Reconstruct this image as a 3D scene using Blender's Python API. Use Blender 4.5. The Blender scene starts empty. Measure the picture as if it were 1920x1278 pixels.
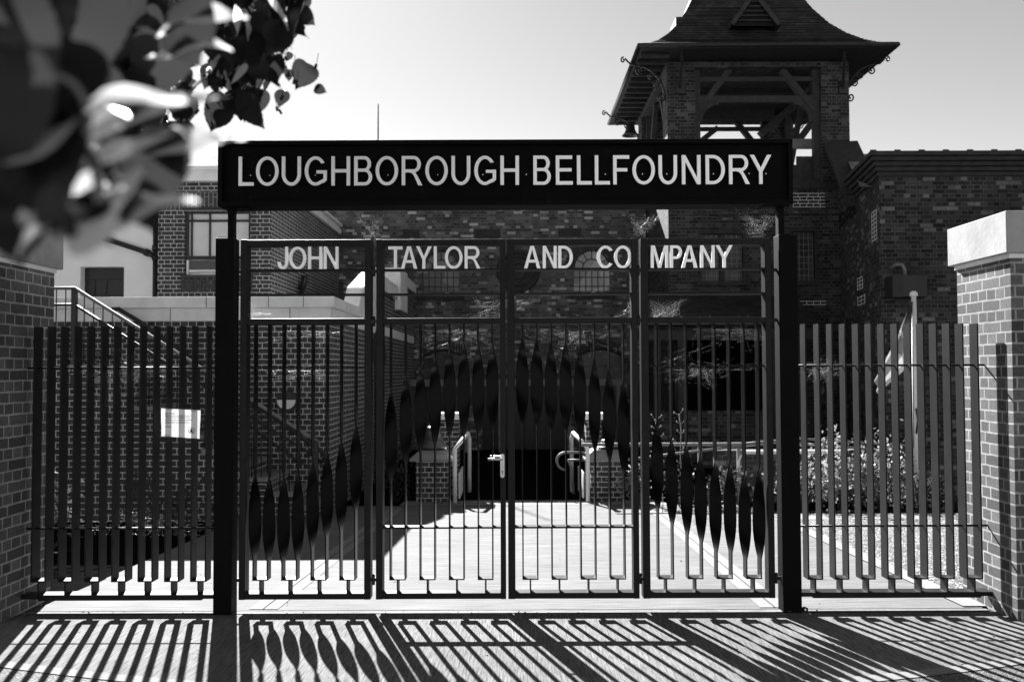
import bpy, bmesh, math, random
from mathutils import Vector, Matrix
random.seed(7)
S = bpy.context.scene
COL = S.collection
# ------------------------------------------------------------ camera
FPX = 1700.0; EYE = 1.63
PITCH = math.atan(56/FPX); ROLL = math.radians(-0.2)
_F = Vector((0, math.cos(PITCH), math.sin(PITCH)))
_U0 = Vector((0, -math.sin(PITCH), math.cos(PITCH))); _R0 = Vector((1, 0, 0))
_R = _R0*math.cos(ROLL)+_U0*math.sin(ROLL)
_U = -_R0*math.sin(ROLL)+_U0*math.cos(ROLL)
cam = bpy.data.cameras.new('camera'); camo = bpy.data.objects.new('camera', cam)
COL.objects.link(camo); S.camera = camo
M = Matrix((( _R.x, _U.x, -_F.x, 0), (_R.y, _U.y, -_F.y, 0), (_R.z, _U.z, -_F.z, EYE), (0, 0, 0, 1)))
camo.matrix_world = M
cam.sensor_width = 36; cam.lens = FPX/1920*36; cam.clip_start = 0.05; cam.clip_end = 1500
cam.dof.use_dof = True; cam.dof.focus_distance = 6.3; cam.dof.aperture_fstop = 3.2
# ------------------------------------------------------------ sky and sun
SX, SK = 0.306, 0.68           # light travels (+SX, -1, -SK)
w = bpy.data.worlds.new('World'); S.world = w; w.use_nodes = True
nt = w.node_tree; nt.nodes.clear()
o_ = nt.nodes.new('ShaderNodeOutputWorld'); bg = nt.nodes.new('ShaderNodeBackground')
sky = nt.nodes.new('ShaderNodeTexSky'); sky.sky_type = 'NISHITA'; sky.sun_disc = False
elev = math.atan(SK/math.hypot(1, SX))
sky.sun_elevation = elev; sky.sun_rotation = -math.atan(SX)
sky.air_density = 1.0; sky.dust_density = 0.12; sky.ozone_density = 1.0
sep = nt.nodes.new('ShaderNodeSeparateColor')
m1 = nt.nodes.new('ShaderNodeMath'); m1.operation = 'MULTIPLY'; m1.inputs[1].default_value = 1.0
m2 = nt.nodes.new('ShaderNodeMath'); m2.operation = 'MULTIPLY_ADD'; m2.inputs[1].default_value = 0.0
nt.links.new(sky.outputs[0], sep.inputs[0])
nt.links.new(sep.outputs[0], m1.inputs[0])
nt.links.new(sep.outputs[1], m2.inputs[0]); nt.links.new(m1.outputs[0], m2.inputs[2])
nt.links.new(m2.outputs[0], bg.inputs[0]); bg.inputs[1].default_value = 0.05
nt.links.new(bg.outputs[0], o_.inputs[0])
sl = bpy.data.lights.new('sun', 'SUN'); sl.energy = 5.0; sl.angle = math.radians(0.5)
so = bpy.data.objects.new('sun', sl); COL.objects.link(so)
so.rotation_euler = Vector((SX, -1, -SK)).to_track_quat('-Z', 'Y').to_euler()
so.location = (-3, 10, 12)
S.view_settings.view_transform = 'Standard'; S.view_settings.look = 'None'
S.view_settings.exposure = 2.1; S.view_settings.gamma = 1
S.cycles.max_bounces = 6; S.cycles.use_denoising = True

# ------------------------------------------------------------ pixel helpers (photograph 1920x1278 -> metres)
def P(x, y, Y):
    d = _F + _R*((x-960)/FPX) - _U*((y-639)/FPX)
    t = Y/d.y
    return Vector((d.x*t, Y, EYE+d.z*t))
def gz(Y):
    if Y < 6.19: return 0.02*(6.19-Y)
    if Y < 14.5: return -0.04*(Y-6.19)
    return -0.3324
def Gp(x, y):
    d = _F + _R*((x-960)/FPX) - _U*((y-639)/FPX)
    Y = 7.0
    for _ in range(30):
        Y = (gz(Y)-EYE)/d.z*d.y
    return Vector((d.x/d.y*Y, Y, gz(Y)))
def zy(y, Y): return P(960, y, Y).z
def xx(x, y, Y): return P(x, y, Y).x

# ------------------------------------------------------------ mesh builder
class MB:
    def __init__(s): s.v = []; s.f = []; s.sm = []
    def quad(s, *p, sm=False):
        b = len(s.v); s.v += [Vector(q) for q in p]; s.f.append(tuple(range(b, b+len(p)))); s.sm.append(sm)
    def box(s, x0, x1, y0, y1, z0, z1):
        if x1 < x0: x0, x1 = x1, x0
        if y1 < y0: y0, y1 = y1, y0
        if z1 < z0: z0, z1 = z1, z0
        b = len(s.v)
        s.v += [Vector(p) for p in ((x0,y0,z0),(x1,y0,z0),(x1,y1,z0),(x0,y1,z0),(x0,y0,z1),(x1,y0,z1),(x1,y1,z1),(x0,y1,z1))]
        for f in ((0,3,2,1),(4,5,6,7),(0,1,5,4),(1,2,6,5),(2,3,7,6),(3,0,4,7)):
            s.f.append(tuple(b+i for i in f)); s.sm.append(False)
        return s
    def beam(s, a, b, w, h, up=(0,0,1)):
        a = Vector(a); b = Vector(b); d = (b-a).normalized(); up = Vector(up)
        if abs(d.dot(up)) > .98: up = Vector((0,1,0))
        sd = d.cross(up).normalized(); u = sd.cross(d).normalized()
        k = len(s.v)
        for p in (a, b):
            for i, j in ((-1,-1),(1,-1),(1,1),(-1,1)):
                s.v.append(p+sd*(w/2*i)+u*(h/2*j))
        for f in ((3,2,1,0),(4,5,6,7),(0,1,5,4),(1,2,6,5),(2,3,7,6),(3,0,4,7)):
            s.f.append(tuple(k+i for i in f)); s.sm.append(False)
        return s
    def tube(s, pts, r, n=8, cap=True):
        pts = [Vector(p) for p in pts]; k = len(s.v); m = len(pts)
        prev = None
        for i, p in enumerate(pts):
            d = (pts[min(i+1, m-1)]-pts[max(i-1, 0)])
            d = d.normalized() if d.length > 1e-9 else Vector((0,0,1))
            if prev is None:
                a = Vector((0,0,1)) if abs(d.z) < .9 else Vector((1,0,0))
                sd = d.cross(a).normalized()
            else:
                sd = (prev-d*prev.dot(d))
                sd = sd.normalized() if sd.length > 1e-6 else d.orthogonal().normalized()
            prev = sd; u = d.cross(sd)
            rr = r[i] if isinstance(r, (list, tuple)) else r
            for j in range(n):
                t = 2*math.pi*j/n
                s.v.append(p+sd*(rr*math.cos(t))+u*(rr*math.sin(t)))
        for i in range(m-1):
            for j in range(n):
                a = k+i*n+j; b = k+i*n+(j+1) % n
                s.f.append((a, b, b+n, a+n)); s.sm.append(True)
        if cap:
            s.f.append(tuple(k+j for j in reversed(range(n)))); s.sm.append(False)
            s.f.append(tuple(k+(m-1)*n+j for j in range(n))); s.sm.append(False)
        return s
    def lathe(s, c, prof, n=24):
        c = Vector(c); k = len(s.v); m = len(prof)
        for r, z in prof:
            for j in range(n):
                t = 2*math.pi*j/n; s.v.append(c+Vector((r*math.cos(t), r*math.sin(t), z)))
        for i in range(m-1):
            for j in range(n):
                a = k+i*n+j; b = k+i*n+(j+1) % n
                s.f.append((a, b, b+n, a+n)); s.sm.append(True)
        return s
    def prism(s, poly, axis, a, b):
        """poly: 2d points; axis 'y': (x,z) extruded a..b in y; 'x': (y,z); 'z': (x,y)"""
        def mk(p, t):
            return Vector((p[0], t, p[1])) if axis == 'y' else Vector((t, p[0], p[1])) if axis == 'x' else Vector((p[0], p[1], t))
        k = len(s.v); n = len(poly)
        s.v += [mk(p, a) for p in poly]+[mk(p, b) for p in poly]
        s.f.append(tuple(k+i for i in range(n))); s.f.append(tuple(k+n+i for i in reversed(range(n)))); s.sm += [False, False]
        for i in range(n):
            j = (i+1) % n; s.f.append((k+i, k+n+i, k+n+j, k+j)); s.sm.append(False)
        return s
    def build(s, name, mat, parent=None, bevel=0, fixn=True):
        org = Vector((0,0,0)); q = parent
        while q: org += q.location; q = q.parent
        me = bpy.data.meshes.new(name)
        me.from_pydata([tuple(p-org) for p in s.v], [], s.f)
        me.polygons.foreach_set('use_smooth', s.sm)
        if fixn:
            bm = bmesh.new(); bm.from_mesh(me); bmesh.ops.recalc_face_normals(bm, faces=bm.faces); bm.to_mesh(me); bm.free()
        uv = me.uv_layers.new(name='uv')
        for p in me.polygons:
            n = p.normal; ax, ay, az = abs(n.x), abs(n.y), abs(n.z)
            for li in p.loop_indices:
                c = me.vertices[me.loops[li].vertex_index].co+org
                uv.data[li].uv = (c.x, c.y) if az > ax and az > ay else ((c.y, c.z) if ax > ay else (c.x, c.z))
        me.materials.append(mat)
        o = bpy.data.objects.new(name, me); COL.objects.link(o)
        if parent: o.parent = parent
        if bevel:
            b = o.modifiers.new('bevel', 'BEVEL'); b.width = bevel; b.segments = 2; b.limit_method = 'ANGLE'
        return o
def tag(o, label=None, cat=None, group=None, kind=None):
    if label: o['label'] = label
    if cat: o['category'] = cat
    if group: o['group'] = group
    if kind: o['kind'] = kind
    return o
def empty(name, loc, label, cat, group=None):
    o = bpy.data.objects.new(name, None); COL.objects.link(o); o.location = loc; o.empty_display_size = .1
    return tag(o, label, cat, group)

# ------------------------------------------------------------ materials (the photograph is black and white: all greys)
def g(v): return (v, v, v, 1)
class NM:
    def __init__(s, name, base=.5, rough=.7, spec=.5, metal=0):
        s.m = bpy.data.materials.new(name); s.m.use_nodes = True; s.t = s.m.node_tree
        s.b = s.t.nodes['Principled BSDF']
        s.b.inputs['Base Color'].default_value = g(base); s.b.inputs['Roughness'].default_value = rough
        s.b.inputs['Specular IOR Level'].default_value = spec; s.b.inputs['Metallic'].default_value = metal
    def n(s, typ, **kw):
        x = s.t.nodes.new(typ)
        for k, v in kw.items():
            if k.startswith('i_'): x.inputs[k[2:].replace('_', ' ')].default_value = v
            else: setattr(x, k, v)
        return x
    def l(s, a, b): s.t.links.new(a, b)
    def coord(s, kind='Object', scale=(1,1,1), rot=0):
        tc = s.n('ShaderNodeTexCoord'); mp = s.n('ShaderNodeMapping')
        mp.inputs['Scale'].default_value = scale; mp.inputs['Rotation'].default_value = (0,0,rot)
        s.l(tc.outputs[kind], mp.inputs[0]); return mp.outputs[0]
    def noise(s, vec, scale, detail=4, rough=.6):
        x = s.n('ShaderNodeTexNoise', i_Scale=scale, i_Detail=detail, i_Roughness=rough)
        s.l(vec, x.inputs['Vector']); return x.outputs['Fac']
    def ramp(s, f, *st, interp='LINEAR'):
        r = s.n('ShaderNodeValToRGB'); e = r.color_ramp.elements; r.color_ramp.interpolation = interp
        while len(e) < len(st): e.new(.5)
        for i, (p, v) in enumerate(st): e[i].position = p; e[i].color = g(v)
        s.l(f, r.inputs[0]); return r.outputs[0]
    def mix(s, f, a, b, mode='MIX'):
        x = s.n('ShaderNodeMix', data_type='RGBA', blend_type=mode)
        for i, q in ((0, f), (6, a), (7, b)):
            if isinstance(q, (int, float)): x.inputs[i].default_value = q if i == 0 else g(q)
            else: s.l(q, x.inputs[i])
        return x.outputs[2]
    def base(s, c): s.l(c, s.b.inputs['Base Color'])
    def bump(s, h, strength=.3, dist=.01):
        x = s.n('ShaderNodeBump', i_Strength=strength, i_Distance=dist); s.l(h, x.inputs['Height'])
        s.l(x.outputs[0], s.b.inputs['Normal'])

def simple(name, base, rough=.7, var=.3, scale=6, bump=.15, spec=.4, metal=0, bd=.005):
    m = NM(name, base, rough, spec, metal); c = m.coord()
    n = m.noise(c, scale, 6); m.base(m.ramp(n, (.25, base*(1-var)), (.75, base*(1+var))))
    if bump: m.bump(m.noise(c, scale*8, 3), bump, bd)
    return m.m
def paint(name, base, rough, sp_=.06):
    m = NM(name, base, rough, sp_); c = m.coord()
    sp = m.ramp(m.noise(c, 140, 2, .8), (.70, 0), (.75, 1))
    pt = m.ramp(m.noise(c, 5, 4), (.45, 0), (.7, .8))
    k = m.mix(sp, 0, pt)
    m.base(m.mix(k, m.ramp(m.noise(c, 9, 5), (.3, base*.75), (.8, base*1.3)), .35))
    m.bump(m.noise(c, 260, 2), .08, .002); return m.m
def brick(name, lo, hi, mortar, bright=0, msize=.0135, seed=0.0, bumps=.6, stain=.35):
    m = NM(name, .1, .85, .25); tc = m.n('ShaderNodeTexCoord')
    mp = m.n('ShaderNodeMapping'); mp.inputs['Location'].default_value = (seed, 0, 0); m.l(tc.outputs['UV'], mp.inputs[0])
    wob = m.n('ShaderNodeTexNoise', i_Scale=9.0, i_Detail=2.0); m.l(mp.outputs[0], wob.inputs['Vector'])
    ad = m.n('ShaderNodeMixRGB', blend_type='LINEAR_LIGHT'); ad.inputs[0].default_value = .006
    m.l(mp.outputs[0], ad.inputs[1]); m.l(wob.outputs['Color'], ad.inputs[2])
    br = m.n('ShaderNodeTexBrick', offset=.5, offset_frequency=2, squash=.5, squash_frequency=2)
    for k, v in (('Scale', 1), ('Mortar Size', msize*.5), ('Mortar Smooth', .15), ('Bias', 0), ('Brick Width', .225), ('Row Height', .075)):
        br.inputs[k].default_value = v
    br.inputs['Color1'].default_value = g(0); br.inputs['Color2'].default_value = g(1)
    m.l(ad.outputs[0], br.inputs['Vector'])
    st = ((0, lo), (.55, (lo+hi)/2), (.86, hi)) + (((.92, bright), (1, bright*1.3)) if bright else ((1, hi*1.15),))
    bc = m.ramp(br.outputs['Color'], *st)
    nz = m.noise(mp.outputs[0], 35, 5)
    bc = m.mix(1, bc, m.ramp(nz, (.25, .65), (.8, 1.3)), 'MULTIPLY')
    mo = m.mix(1, m.ramp(m.noise(mp.outputs[0], 14, 4), (.3, mortar*.7), (.7, mortar*1.15)), 1.0, 'MULTIPLY')
    c = m.mix(br.outputs['Fac'], bc, mo)
    c = m.mix(1, c, m.ramp(m.noise(mp.outputs[0], 1.3, 4), (.3, 1-stain), (.7, 1.08)), 'MULTIPLY')
    m.base(c)
    inv = m.n('ShaderNodeMath', operation='SUBTRACT'); inv.inputs[0].default_value = 1; m.l(br.outputs['Fac'], inv.inputs[1])
    h = m.n('ShaderNodeMath', operation='MULTIPLY_ADD'); h.inputs[1].default_value = .25
    m.l(nz, h.inputs[0]); m.l(inv.outputs[0], h.inputs[2]); m.bump(h.outputs[0], bumps, .006)
    return m.m
def brushed(name, lo, hi, scale, rot=0, rough=.9, bump=.4, stain=(.85, 1.08), speck=0, coord='Object'):
    m = NM(name, lo, rough, .2)
    c = m.coord(coord, scale, rot); c2 = m.coord(coord)
    n = m.noise(c, 1, 3, .7); big = m.noise(c2, 1.1, 5); fine = m.noise(c2, 120, 2)
    a = m.ramp(n, (.3, lo), (.62, hi))
    a = m.mix(1, a, m.ramp(big, (.3, stain[0]), (.7, stain[1])), 'MULTIPLY')
    a = m.mix(1, a, m.ramp(fine, (.3, .8), (.7, 1.15)), 'MULTIPLY')
    if speck:
        a = m.mix(m.ramp(m.noise(c2, 26, 2), (.72, 0), (.75, speck)), a, lo*.3)
    m.base(a); m.bump(n, bump, .004); return m.m

M_ = {}
M_['black'] = paint('black_paint', .019, .45, .10)
M_['slat'] = paint('slat_paint', .0065, .28, .07)
M_['post'] = paint('post_paint', .0045, .6)
M_['panel'] = paint('sign_panel_paint', .005, .7)
M_['letter'] = simple('letter_aluminium', .92, .45, .03, 12, .03, metal=.8)
M_['brick'] = brick('brick_new', .08, .155, .42, seed=.03, stain=.4)
M_['brick2'] = brick('brick_house', .045, .075, .60, seed=.1, stain=.25)
M_['old'] = brick('brick_old', .06, .22, .20, bright=.50, seed=.4, bumps=.8, stain=.5)
M_['old2'] = brick('brick_workshop', .022, .085, .12, bright=.20, seed=.9, bumps=.8, stain=.5)
M_['tower'] = brick('brick_tower', .022, .075, .13, bright=.09, seed=1.7, bumps=.7, stain=.5)
M_['stone'] = simple('cast_stone', .86, .85, .16, 3, .25)
M_['conc'] = simple('cast_concrete', .34, .85, .3, 4, .3)
M_['render'] = simple('white_render', .93, .9, .06, 2, .1)
M_['white'] = simple('white_paint', .8, .5, .05, 5, .03)
M_['timber'] = simple('dark_timber', .035, .8, .4, 7, .3)
M_['timber2'] = simple('weathered_timber', .04, .8, .4, 7, .3)
M_['steelbeam'] = simple('galvanised_beam', .35, .5, .25, 5, .1, metal=.4)
M_['iron'] = simple('wrought_iron', .02, .45, .3, 8, .1)
M_['lead'] = simple('lead_grey', .2, .6, .3, 8, .1)
M_['soil'] = simple('soil', .007, 1.0, .6, 12, .6, bd=.03, spec=0)
M_['bronze'] = simple('bell_bronze', .16, .35, .4, 5, .1, metal=.7)
M_['chrome'] = simple('satin_steel', .62, .28, .1, 9, .03, metal=1)
M_['dark'] = simple('dark_interior', .008, .9, .3, 3, 0)
M_['door'] = simple('door_paint', .02, .4, .2, 5, .05)
M_['asphalt'] = NM('asphalt', .05, .9, .3).m
def _asp():
    m = NM('road_asphalt', .05, .85, .35); c = m.coord()
    v = m.n('ShaderNodeTexVoronoi', i_Scale=150.0); m.l(c, v.inputs['Vector'])
    m.base(m.mix(1, m.ramp(v.outputs['Color'], (.1, .02), (.6, .07), (.95, .3)), m.ramp(m.noise(c, 3, 4), (.3, .8), (.7, 1.1)), 'MULTIPLY'))
    m.bump(v.outputs['Distance'], .7, .006); return m.m
M_['asphalt'] = _asp()
def _gravel():
    m = NM('gravel', .3, .9, .3); c = m.coord()
    v = m.n('ShaderNodeTexVoronoi', i_Scale=38.0); m.l(c, v.inputs['Vector'])
    v2 = m.n('ShaderNodeTexVoronoi', i_Scale=38.0, feature='DISTANCE_TO_EDGE'); m.l(c, v2.inputs['Vector'])
    a = m.ramp(v.outputs['Color'], (.1, .08), (.5, .22), (.9, .6))
    m.base(m.mix(1, a, m.ramp(v2.outputs['Distance'], (0, .08), (.18, 1)), 'MULTIPLY'))
    m.bump(v2.outputs['Distance'], 1, .03); return m.m
M_['gravel'] = _gravel()
M_['pave'] = brushed('brushed_paving', .016, .20, (130, 6, 1), math.radians(-38), bump=.9, speck=.8, stain=(.72, 1.15))
M_['pave2'] = brushed('brushed_paving_edge', .06, .12, (230, 18, 1), math.radians(0), bump=.5)
M_['kerb'] = brushed('kerb_stone', .15, .21, (60, 60, 1), bump=.2)
M_['yard'] = brushed('yard_concrete', .05, .19, (2.2, 60, 1), bump=.8, stain=(.82, 1.08), speck=.4)
M_['edge'] = brushed('edge_concrete', .19, .24, (30, 30, 1), bump=.15, stain=(.8, 1.05))
M_['sill'] = brushed('threshold_concrete', .07, .24, (7, 60, 1), bump=.3, stain=(.7, 1.1), speck=.9)
M_['setts'] = brick('paving_setts', .22, .30, .14, seed=.2, bumps=.4)
def _tiles(name, lo, hi, rh=.1, bw=.17):
    m = NM(name, .05, .75, .3); tc = m.n('ShaderNodeTexCoord')
    br = m.n('ShaderNodeTexBrick', offset=.5, offset_frequency=2)
    for k, v in (('Scale', 1), ('Mortar Size', .006), ('Mortar Smooth', .1), ('Brick Width', bw), ('Row Height', rh)): br.inputs[k].default_value = v
    br.inputs['Color1'].default_value = g(lo); br.inputs['Color2'].default_value = g(hi); br.inputs['Mortar'].default_value = g(lo*.3)
    m.l(tc.outputs['UV'], br.inputs['Vector'])
    m.base(m.mix(1, br.outputs['Color'], m.ramp(m.noise(tc.outputs['Object'], 2.5, 5), (.3, .6), (.72, 1.5)), 'MULTIPLY'))
    inv = m.n('ShaderNodeMath', operation='SUBTRACT'); inv.inputs[0].default_value = 1; m.l(br.outputs['Fac'], inv.inputs[1])
    m.bump(inv.outputs[0], .8, .02); return m.m
M_['tile'] = _tiles('clay_tiles', .02, .05)
M_['slate'] = _tiles('slate_roof', .2, .4, .12, .25)
def glass(name, base, rough=.25, var=.4):
    m = NM(name, base, rough, .3); c = m.coord('Object')
    v = m.n('ShaderNodeTexVoronoi', i_Scale=3.2); m.l(c, v.inputs['Vector'])
    m.base(m.ramp(v.outputs['Color'], (.2, base*(1-var)), (.8, base*(1+var))))
    m.bump(m.noise(c, 3, 2), .05, .01); return m.m
M_['glass'] = glass('window_glass', .05)
M_['glass_mid'] = glass('window_glass_grey', .16)
M_['glass_lit'] = glass('window_glass_pale', .42, .3, .3)
M_['sky_pane'] = simple('sky_reflection_pane', .7, .7, .06, 3, 0)  # pale pane colour stands in for the reflected sky
M_['sky_pane2'] = simple('window_blind_grey', .10, .7, .1, 3, 0)
def leafm(name, base, trans, rough=.35, tf=.35, spc=.3):
    m = NM(name, base, rough, spc); c = m.coord('Object')
    m.base(m.ramp(m.noise(c, 18, 4), (.3, base*.6), (.7, base*1.3)))
    tr = m.n('ShaderNodeBsdfTranslucent'); tr.inputs[0].default_value = g(trans)
    mx = m.n('ShaderNodeMixShader'); mx.inputs[0].default_value = tf
    out = m.t.nodes['Material Output']; m.l(m.b.outputs[0], mx.inputs[1]); m.l(tr.outputs[0], mx.inputs[2]); m.l(mx.outputs[0], out.inputs[0])
    return m.m
M_['leaf'] = leafm('lime_leaf', .008, .055, .3, .22, .18)
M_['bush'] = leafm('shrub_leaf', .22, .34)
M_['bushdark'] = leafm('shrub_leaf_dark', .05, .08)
M_['bark'] = simple('bark', .05, .9, .4, 9, .6)
M_['web'] = leafm('cobweb_silk', .85, .9, .3, .5)
def paperm():
    m = NM('paper', .9, .8, .2); tr = m.n('ShaderNodeBsdfTranslucent'); tr.inputs[0].default_value = g(.62)
    mx = m.n('ShaderNodeMixShader'); mx.inputs[0].default_value = .22
    out = m.t.nodes['Material Output']; m.l(m.b.outputs[0], mx.inputs[1]); m.l(tr.outputs[0], mx.inputs[2]); m.l(mx.outputs[0], out.inputs[0]); return m.m
M_['paper'] = paperm()
M_['ink'] = simple('ink', .015, .8, .1, 3, 0)
M_['flagdark'] = leafm('flag_dark_cloth', .10, .15, .8)
M_['flaglight'] = leafm('flag_white_cloth', .35, .3, .8)
M_['lampglass'] = simple('lamp_diffuser', .75, .4, .05, 3, 0)

# ------------------------------------------------------------ letters
def _arc(cx, cy, a, b, t0, t1, n=20):
    return [(cx+a*math.cos(math.radians(t0+(t1-t0)*i/n)), cy+b*math.sin(math.radians(t0+(t1-t0)*i/n))) for i in range(n+1)]
def glyph(c, W, H, t):
    """outlines of a plain grotesque capital W wide, H high, stroke t"""
    cx, cy = W/2, H/2
    if c == 'L': return [[(0,0),(W,0),(W,t),(t,t),(t,H),(0,H)]]
    if c == 'T': return [[(cx-t/2,0),(cx+t/2,0),(cx+t/2,H-t),(W,H-t),(W,H),(0,H),(0,H-t),(cx-t/2,H-t)]]
    if c == 'H': return [[(0,0),(t,0),(t,cy-t*.45),(W-t,cy-t*.45),(W-t,0),(W,0),(W,H),(W-t,H),(W-t,cy+t*.5),(t,cy+t*.5),(t,H),(0,H)]]
    if c == 'E': return [[(0,0),(W,0),(W,t),(t,t),(t,cy-t*.4),(W*.93,cy-t*.4),(W*.93,cy+t*.55),(t,cy+t*.55),(t,H-t),(W*.97,H-t),(W*.97,H),(0,H)]]
    if c == 'F': return [[(0,0),(t,0),(t,cy-t*.45),(W*.88,cy-t*.45),(W*.88,cy+t*.5),(t,cy+t*.5),(t,H-t),(W,H-t),(W,H),(0,H)]]
    if c == 'N': k = t*1.25; return [[(0,0),(t,0),(t,H-k*1.5),(W-t*1.05,0),(W,0),(W,H),(W-t,H),(W-t,k*1.5),(t*1.05,H),(0,H)]]
    if c == 'Y': k = t*.62; return [[(cx-t/2,0),(cx+t/2,0),(cx+t/2,H*.42),(W,H),(W-t*1.2,H),(cx,H*.56),(t*1.2,H),(0,H),(cx-t/2,H*.42)]]
    if c == 'A':
        k = t*1.1
        f = lambda y: k+(cx-k*.52-k*.0)*(y/(H-t*.9))*1.0
        yb, yt_ = H*.27, H*.27+t*.9
        xi = lambda y: k+(cx-k)*min(1, y/(H*.86))
        return [[(0,0),(k,0),(xi(yb),yb),(W-xi(yb),yb),(W-k,0),(W,0),(cx+k*.55,H),(cx-k*.55,H)], [(xi(yt_),yt_),(cx,H*.86),(W-xi(yt_),yt_)]]
    if c == 'M': return [[(0,0),(t*.95,0),(t*.95,H*.80),(cx-t*.45,0),(cx+t*.45,0),(W-t*.95,H*.80),(W-t*.95,0),(W,0),(W,H),(W-t*1.35,H),(cx,H*.22),(t*1.35,H),(0,H)]]
    if c == 'O': return [_arc(cx, cy, W/2, H/2, 0, 354, 58), _arc(cx, cy, W/2-t, H/2-t*.88, 0, 354, 58)]
    if c == 'U':
        r = H*.40; return [[(0,H)]+_arc(cx, r, W/2, r, 180, 360, 26)+[(W,H),(W-t,H)]+_arc(cx, r, W/2-t, r-t*.92, 360, 180, 26)+[(t,H)]]
    if c == 'J':
        r = H*.30; return [_arc(cx, r, W/2, r, 172, 360, 24)+[(W,H),(W-t,H)]+_arc(cx, r, W/2-t, r-t*.9, 360, 172, 24)]
    if c == 'C': return [_arc(cx, cy, W/2, H/2, 36, 322, 44)+_arc(cx, cy, W/2-t*1.02, H/2-t*.88, 316, 42, 44)]
    if c == 'G': return [_arc(cx*.98, cy, W*.49, H/2, 34, 300, 44)+[(W*.88,H*.105),(W,H*.175),(W,H*.52),(W*.53,H*.52),(W*.53,H*.52-t*.88),(W-t*.95,H*.52-t*.88),(W-t*.95,H*.23)]+_arc(cx*.98, cy, W*.49-t, H/2-t*.88, 298, 40, 40)]
    if c == 'D':
        x = W*.38; return [[(0,0)]+_arc(x, cy, W-x, H/2, -90, 90, 28)+[(0,H)], [(t,t*.9)]+_arc(x, cy, W-x-t, H/2-t*.9, -90, 90, 28)+[(t,H-t*.9)]]
    if c in 'PR':
        ym = H*.44 if c == 'R' else H*.40; rr = (H-ym)/2; x = W*(.58 if c == 'R' else .55); Wb = W*(.93 if c == 'R' else 1.0); yc = ym+rr
        hole = [(t,ym+t*.88)]+_arc(x, yc, Wb-x-t, rr-t*.88, -90, 90, 20)+[(t,H-t*.88)]
        if c == 'P': return [[(0,0),(t,0),(t,ym)]+_arc(x, yc, Wb-x, rr, -90, 90, 20)+[(0,H)], hole]
        return [[(0,0),(t,0),(t,ym),(W*.36,ym),(W*.50,ym-.03*H),(W*.60,ym-.12*H),(W-t*1.2,0),(W,0),(W*.78,H*.30),(W*.68,ym-.02*H)]+_arc(x, yc, Wb-x, rr, -76, 90, 20)+[(0,H)], hole]
    if c == 'B':
        ym = H*.52; x1, x2 = W*.56, W*.58; r1 = ym/2+t*.22; r2 = (H-ym)/2+t*.18
        lo = _arc(x2, r1, W-x2, r1, -90, 62, 18); hi = _arc(x1, H-r2, W*.94-x1, r2, -58, 90, 18)
        h1 = [(t,t*.9)]+_arc(x2, (t*.9+ym-t*.42)/2, W-x2-t, (ym-t*1.32)/2, -90, 90, 16)+[(t,ym-t*.42)]
        h2 = [(t,ym+t*.46)]+_arc(x1, (H-t*.9+ym+t*.46)/2, W*.94-x1-t, (H-t*.9-ym-t*.46)/2, -90, 90, 16)+[(t,H-t*.9)]
        return [[(0,0)]+lo+hi+[(0,H)], h1, h2]
def letter(ch, x0, x1, z0, z1, y0, y1, mat, parent, name='letter', stroke=.120):
    if len(ch) == 1:
        cu = bpy.data.curves.new('tmp', 'CURVE'); cu.dimensions = '2D'; cu.fill_mode = 'BOTH'; cu.extrude = .05
        for o in glyph(ch, x1-x0, z1-z0, (z1-z0)*stroke):
            q = [o[0]]
            for p in o[1:]:
                if math.dist(p, q[-1]) > 1e-5: q.append(p)
            sp_ = cu.splines.new('POLY'); sp_.points.add(len(q)-1); sp_.use_cyclic_u = True
            for i, p in enumerate(q): sp_.points[i].co = (p[0], p[1], 0, 1)
    else:
        cu = bpy.data.curves.new('tmp', 'FONT'); cu.body = ch; cu.extrude = .05; cu.size = 1; cu.resolution_u = 3
    to = bpy.data.objects.new('tmp', cu); COL.objects.link(to)
    dg = bpy.context.evaluated_depsgraph_get(); dg.update()
    me = bpy.data.meshes.new_from_object(to.evaluated_get(dg)); bpy.data.objects.remove(to); bpy.data.curves.remove(cu)
    xs = [v.co.x for v in me.vertices]; ys = [v.co.y for v in me.vertices]; zs = [v.co.z for v in me.vertices]
    a0, a1, b0, b1, c0, c1 = min(xs), max(xs), min(ys), max(ys), min(zs), max(zs)
    org = Vector((0,0,0)); q = parent
    while q: org += q.location; q = q.parent
    for v in me.vertices:
        x = x0+(v.co.x-a0)/(a1-a0)*(x1-x0); z = z0+(v.co.y-b0)/(b1-b0)*(z1-z0); y = y1-(v.co.z-c0)/(c1-c0)*(y1-y0)
        v.co = Vector((x, y, z))-org
    for p in me.polygons: p.use_smooth = False
    me.name = name; me.materials.clear(); me.materials.append(mat)
    o = bpy.data.objects.new(name, me); COL.objects.link(o); o.parent = parent
    return o

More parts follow.
